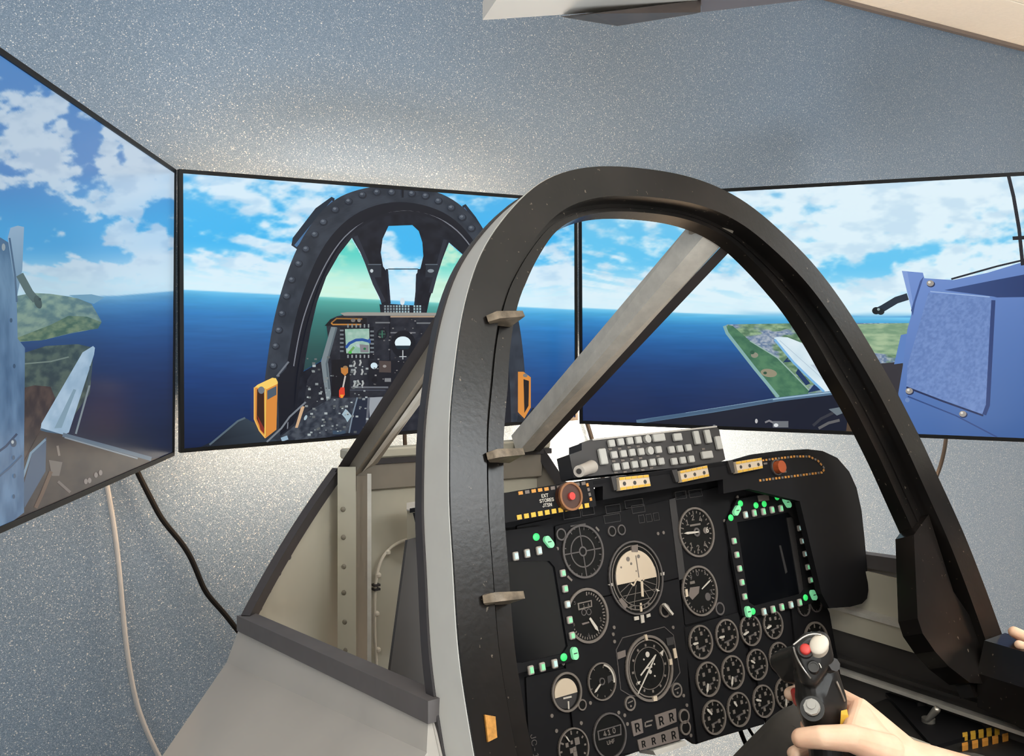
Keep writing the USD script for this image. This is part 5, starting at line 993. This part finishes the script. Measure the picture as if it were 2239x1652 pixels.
part('grip', fuse([head, nose, neck, gbody, low], .004, 6), 'grip_black', ST, smooth=60)
sb = W(1808, 1690, 1.172); part('shaft', tube([sb, V(sb[0] + .01, sb[1] + .02, .72), V(.985, .76, .55)], [.014, .013], 16, 4), 'grip_black', ST)
part('boot', trimesh.creation.revolve([(.0, .435), (.09, .435), (.085, .46), (.05, .52), (.02, .60), (0, .60)], sections=24).apply_translation((.985, .76, 0)), 'rubber', ST, smooth=40)
def face(x, y, d, up=.5, left=.0): n = unit(CAM - W(x, y, d)) + up * UP - left * RT; n = unit(n); return Frame(W(x, y, d), np.cross(UP, n), np.cross(n, np.cross(UP, n)))
def dome(fr, r, h, sx=1.0):
    m = trimesh.creation.icosphere(3, 1.0); m.apply_transform(np.diag([r * sx, r, h, 1])); m.apply_transform(fr.M()); return m
f0 = face(1761, 1421, 1.140); part('red_button', [disc(f0, 0, 0, .0062, -.006, .004, 24), dome(Frame(f0.P(0, 0, .004), f0.u, f0.v), .0062, .003)], 'knob_red', ST, smooth=40, label='round red button')
part('button_collar', ring(f0, 0, 0, .0062, .0086, -.004, .0015, 24), 'panel_edge', ST, smooth=30)
f0 = face(1791, 1410, 1.138, .5); fr_ = Frame(f0.o, math.cos(.5) * f0.u - math.sin(.5) * f0.v, math.sin(.5) * f0.u + math.cos(.5) * f0.v)
part('trim_hat', [dome(Frame(fr_.P(0, 0, .002), fr_.u, fr_.v), .0125, .005, .82), prism(fr_, shapely.affinity.scale(Point(0, 0).buffer(.0122), .82, 1), -.008, .002)], 'cap_white', ST, smooth=40, label='large cream trim hat')
f0 = face(1779, 1460, 1.138, .3); part('hat_switch', [disc(f0, 0, 0, .0062, -.006, .005, 20), ring(f0, 0, 0, .0045, .0062, .004, .006, 20)], 'grip_black', ST, smooth=30)
part('hat_rim', prism(f0, ring_ := Point(0, 0).buffer(.0088).difference(Point(0, 0).buffer(.0078)).intersection(shapely.box(-.02, .001, .02, .02)), -.002, .0005), 'metal_light', ST, smooth=False)
f0 = face(1818, 1454, 1.150, .2, -.6); part('side_hat', [disc(f0, 0, 0, .0078, -.008, .006, 8)], 'panel_edge', ST, smooth=20)
f0 = face(1775, 1545, 1.128, .12, .1)
part('push_knob', [disc(f0, 0, 0, .0090, -.012, .0, 24), prism(f0, Point(0, 0).buffer(.0088, quad_segs=2), .0, .006), disc(f0, 0, .002, .0048, .006, .0085, 18)], 'cap_grey', ST, smooth=25, label='pale grey faceted push knob')
part('knob_base', ring(f0, 0, -.001, .0088, .0135, -.016, -.006, 28), 'grip_black', ST, smooth=30)
part('trigger', blob(B(1748, 1516, 1.172, .006), B(1750, 1534, 1.172, .005), B(1738, 1512, 1.185, .005), B(1744, 1534, 1.180, .005)), 'knob_red', ST, smooth=40, label='red trigger')
part('yellow_tag', hull([W(x, y, d) for x, y in ((1839, 1553), (1852, 1550), (1857, 1573), (1847, 1588), (1837, 1583)) for d in (1.146, 1.150)]), 'tag_yellow', ST, smooth=False, label='yellow tag on the side of the grip')
for pts in (((1735, 1409, 1.139), (1750, 1397, 1.139), (1766, 1388, 1.140), (1795, 1387, 1.140)), ((1735, 1414, 1.139), (1746, 1444, 1.138), (1760, 1466, 1.137), (1772, 1482, 1.138)), ((1829, 1489, 1.150), (1838, 1508, 1.150), (1847, 1532, 1.152))):
    part('edge_strip', tube([W(*p) for p in pts], .0011, 8, 4), 'metal_light', ST)

# ------------------------------------------------------------------ people
def hand_parts(fingers, palm, thumb):
    ms = [blob(*palm)]
    for pts, rs in fingers + [thumb]: ms += chain(pts, rs)
    return ms
def refine(ms, e): return m3.Manifold.batch_boolean(ms, m3.OpType.Add).refine_to_length(e)
def person(name, label, J, hands, look, hairmat='hair', shirt='shirt'):
    """J: joints; a continuous skin body from the head to the fingertips, with clothes and hair as its parts"""
    x = thing(name, label, 'person', J['pelvis'] * [1, 1, 0] + V(0, 0, J['ground']))
    H, N, C_ = J['head'], J['neck'], J['chest']; f = unit(look); r_ = unit(np.cross(f, UP)); u_ = np.cross(r_, f)
    hp = lambda a, b, c: H + a * r_ + b * f + c * u_
    core = [blob((hp(0, -.015, .035), .083), (hp(0, .03, .03), .072), (hp(0, .0, -.02), .070)), blob((hp(0, .03, .0), .066), (hp(0, .062, -.085), .026), (hp(.03, .02, -.07), .03), (hp(-.03, .02, -.07), .03), (hp(.03, .055, -.02), .034), (hp(-.03, .055, -.02), .034)),
            blob((hp(0, .094, -.002), .008), (hp(0, .112, -.036), .0105), (hp(.012, .098, -.038), .008), (hp(-.012, .098, -.038), .008)),
            blob((hp(.018, .088, -.064), .006), (hp(-.018, .088, -.064), .006), (hp(0, .094, -.064), .007)), bone(hp(.079, -.012, -.012), hp(.083, -.02, .014), .009, .013), bone(hp(-.079, -.012, -.012), hp(-.083, -.02, .014), .009, .013),
            bone(hp(0, -.02, -.05), N, .056, .060), bone(N, C_, .058, .08), blob((C_, .085), (J['pelvis'], .085), (J['shoulder_r'] * .8 + C_ * .2, .04), (J['shoulder_l'] * .8 + C_ * .2, .04), (J['shoulder_r'], .03), (J['shoulder_l'], .03))]
    arms = []
    for k in ('r', 'l'): arms += chain([J['shoulder_' + k], J['elbow_' + k], J['wrist_' + k] * .45 + J['elbow_' + k] * .55, J['wrist_' + k]], [.052, .039, .040, .0265])
    hm = [refine(h, .0034) for h in hands]
    m = m3.Manifold.batch_boolean([refine(core + arms, .010)] + hm, m3.OpType.Add)
    t = tm(m); t.merge_vertices(); trimesh.smoothing.filter_taubin(t, lamb=.5, nu=.53, iterations=10)
    bd = part('body', t, 'skin', x, smooth=True)
    part('eye', [dome(Frame(hp(s_ * .031, .088, .008), r_, u_), .012, .008) for s_ in (-1, 1)], 'cap_white', bd, smooth=True) if False else None
    for s_ in (-1, 1):
        e_ = part('eye', dome(Frame(hp(s_ * .031, .0865, .008), r_, u_), .0115, .007), 'cap_white', bd, smooth=True)
        part('eyebrow', tube([hp(s_ * .016, .099, .026), hp(s_ * .032, .099, .031), hp(s_ * .048, .088, .025)], .003, 6, 3), hairmat, bd)
    part('hair', fuse([blob((hp(0, -.025, .05), .088), (hp(0, .012, .066), .074), (hp(0, -.05, .0), .070), (hp(.03, .03, .075), .05), (hp(-.03, .03, .075), .05))], .012, 6), hairmat, x, smooth=True)
    sh_ = [blob((C_ * .5 + J['pelvis'] * .5, .125), (J['shoulder_r'] * .9 + C_ * .1, .07), (J['shoulder_l'] * .9 + C_ * .1, .07)), blob((C_ + V(0, 0, .06), .10), (C_, .125), (J['shoulder_r'], .064), (J['shoulder_l'], .064)), blob((C_, .125), (J['pelvis'] + V(0, 0, .05), .128), (J['pelvis'] + .06 * r_, .118), (J['pelvis'] - .06 * r_, .118))]
    for k in ('r', 'l'): sh_ += chain([J['shoulder_' + k], J['shoulder_' + k] * .4 + J['elbow_' + k] * .6], [.064, .056])
    part('shirt', fuse(sh_, .014, 8), shirt, x, smooth=True)
    tr = [blob((J['pelvis'] + .07 * r_, .115), (J['pelvis'] - .07 * r_, .115), (J['pelvis'] + V(0, 0, .06), .115))]
    for k, s_ in (('r', 1), ('l', -1)): tr += chain([J['pelvis'] + s_ * .09 * r_, J['knee_' + k], J['knee_' + k] * .35 + J['foot_' + k] * .65, J['foot_' + k]], [.095, .066, .062, .058])
    part('trousers', fuse(tr, .012, 8), 'trousers', x, smooth=True)
    for k in ('r', 'l'): q = J['foot_' + k]; fx = unit(J.get('toes', f) * [1, 1, 0]); part('shoe', fuse([blob((q + V(0, 0, -.03), .045), (q + V(0, 0, -.055) - fx * .03, .035), (q + fx * .16 + V(0, 0, -.06), .03), (q + fx * .1 + V(0, 0, -.05), .042))], .012, 4), 'console_black', x, smooth=True)
    return x
wr = W(1986, 1668, 1.15)
fing = [([W(1880, 1550, 1.185), W(1822, 1514, 1.235), W(1766, 1507, 1.224), W(1729, 1516, 1.200)], [.0125, .0100, .0092, .0082]),
        ([W(1892, 1582, 1.205), W(1838, 1566, 1.245), W(1790, 1570, 1.228), W(1765, 1584, 1.190)], [.0130, .0105, .0095, .0082]),
        ([W(1902, 1616, 1.215), W(1845, 1612, 1.245), W(1785, 1626, 1.225), W(1736, 1646, 1.190)], [.0125, .0100, .0092, .0082]),
        ([W(1916, 1648, 1.212), W(1862, 1660, 1.235), W(1815, 1676, 1.215), W(1780, 1690, 1.190)], [.0115, .0090, .0082, .0072])]
thumb = ([W(1940, 1640, 1.140), W(1860, 1613, 1.118), W(1795, 1611, 1.116), W(1752, 1613, 1.126)], [.0195, .0150, .0128, .0112])
palm = [(W(1880, 1550, 1.185), .0130), (W(1892, 1584, 1.205), .013), (W(1902, 1616, 1.212), .0125), (W(1916, 1648, 1.205), .012), (wr, .0250), (W(1935, 1640, 1.143), .019), (W(1868, 1600, 1.140), .011)]
right_hand = hand_parts(fing, palm, thumb) + [blob((W(1880, 1550, 1.185), .012), (W(1862, 1606, 1.124), .0125), (W(1900, 1600, 1.15), .016), (W(1940, 1640, 1.145), .018))]
PEL = V(1.15, .14, .80)
lh = V(.74, .50, .90); lf = unit(V(-.2, 1, -.25)); lr = unit(np.cross(lf, UP))
left_hand = hand_parts([([lh + lf * .07 + lr * (.028 - .018 * i), lh + lf * .115 + lr * (.030 - .02 * i) - V(0, 0, .004), lh + lf * .138 + lr * (.030 - .02 * i) - V(0, 0, .020), lh + lf * .140 + lr * (.030 - .02 * i) - V(0, 0, .042)], [.0115, .0095, .0088, .008]) for i in range(4)],
    [(lh, .024), (lh + lf * .07 + lr * .028, .012), (lh + lf * .07 - lr * .026, .012)], ([lh + lf * .015 + lr * .025, lh + lf * .05 + lr * .052 - V(0, 0, .012), lh + lf * .085 + lr * .050 - V(0, 0, .025)], [.017, .0125, .0105]))
J = dict(head=V(1.17, .10, 1.50), neck=V(1.16, .08, 1.36), chest=V(1.15, .08, 1.16), pelvis=PEL, shoulder_r=V(1.335, .10, 1.29), shoulder_l=V(.965, .10, 1.29), elbow_r=V(1.27, .46, .885), wrist_r=wr, elbow_l=V(.86, .22, 1.05), wrist_l=lh,
         knee_r=V(1.25, .70, .86), knee_l=W(1768, 1655, 1.31), foot_r=V(1.22, 1.10, .53), foot_l=V(1.02, 1.16, .53), ground=.43, toes=V(0, 1, 0))
person('person', 'seated person in charcoal trousers whose bare right hand grips the control stick', J, [right_hand, left_hand], V(-.05, 1, -.1))
SE = thing('pilot_seat', 'dark cockpit seat under the person holding the stick', 'seat', V(1.15, .05, .43))
part('seat_cushion', box((1.15, .16, .62), (.44, .5, .12), bev=.03), 'interior_dark', SE, smooth=False); part('seat_pedestal', box((1.15, .10, .50), (.36, .4, .14), bev=.01), 'console_black', SE, smooth=False)
part('backrest', box((1.15, -.13, 1.0), (.44, .1, .8), bev=.03), 'interior_dark', SE, smooth=False); part('headrest', box((1.16, -.08, 1.48), (.26, .1, .2), bev=.03), 'console_black', SE, smooth=False)
# bystander at the right: fingers lie on the right canopy rail
bw = V(1.66, .60, 1.06)
b0 = W(2216, 1381, 1.50)
bf = unit(bw - W(2262, 1414, 1.52))
bys = [([W(2300, 1412, 1.53), W(2258, 1404, 1.515), W(2234, 1390, 1.505), W(2217, 1381, 1.50)], [.0115, .0100, .0092, .0082]),
       ([W(2306, 1432, 1.50), W(2268, 1430, 1.485), W(2246, 1418, 1.478), W(2228, 1409, 1.472)], [.0115, .0095, .0080, .0066]),
       ([W(2312, 1448, 1.47), W(2286, 1462, 1.45), W(2268, 1456, 1.445), W(2254, 1450, 1.44)], [.0110, .0092, .0085, .0076]),
       ([W(2318, 1462, 1.45), W(2300, 1484, 1.43), W(2286, 1482, 1.425), W(2274, 1478, 1.42)], [.0100, .0085, .0078, .0070])]
byh = hand_parts(bys, [(W(2300, 1412, 1.53), .012), (W(2306, 1432, 1.50), .012), (W(2318, 1462, 1.45), .011), (bw, .024), (W(2345, 1420, 1.53), .016)], ([W(2345, 1410, 1.55), W(2318, 1398, 1.565), W(2296, 1394, 1.57)], [.014, .0115, .0095]))
sp_ = V(2.12, .42, .92)
w2 = sp_ + V(-.02, -.30, -.05); 
J2 = dict(head=V(2.06, .42, 1.62), neck=V(2.10, .42, 1.47), chest=V(2.12, .42, 1.28), pelvis=sp_, shoulder_r=V(2.11, .60, 1.38), shoulder_l=V(2.11, .24, 1.38), elbow_r=V(1.94, .62, 1.16), wrist_r=bw, elbow_l=V(2.14, .16, 1.12), wrist_l=w2,
          knee_r=V(2.10, .52, .50), knee_l=V(2.10, .32, .50), foot_r=V(2.12, .53, .09), foot_l=V(2.12, .31, .09), ground=0.0, toes=V(-1, 0, 0))
lf2 = unit(V(-.1, .1, -1)); lr2 = V(0, -1, 0) * 1.0
lh2 = hand_parts([([w2 + lf2 * .07 + V(.002, .026 - .017 * i, 0), w2 + lf2 * .115 + V(-.006, .028 - .018 * i, 0), w2 + lf2 * .14 + V(-.014, .028 - .018 * i, 0), w2 + lf2 * .158 + V(-.024, .028 - .018 * i, 0)], [.0115, .0095, .0088, .008]) for i in range(4)],
    [(w2, .024), (w2 + lf2 * .07 + V(0, .026, 0), .012), (w2 + lf2 * .07 + V(0, -.025, 0), .012)], ([w2 + lf2 * .02 + V(-.01, .024, 0), w2 + lf2 * .06 + V(-.03, .034, 0), w2 + lf2 * .095 + V(-.036, .030, 0)], [.016, .0125, .0105]))
person('person', 'person standing outside the cockpit with bare fingers resting on the right rail', J2, [byh, lh2], V(-1, .1, -.15))
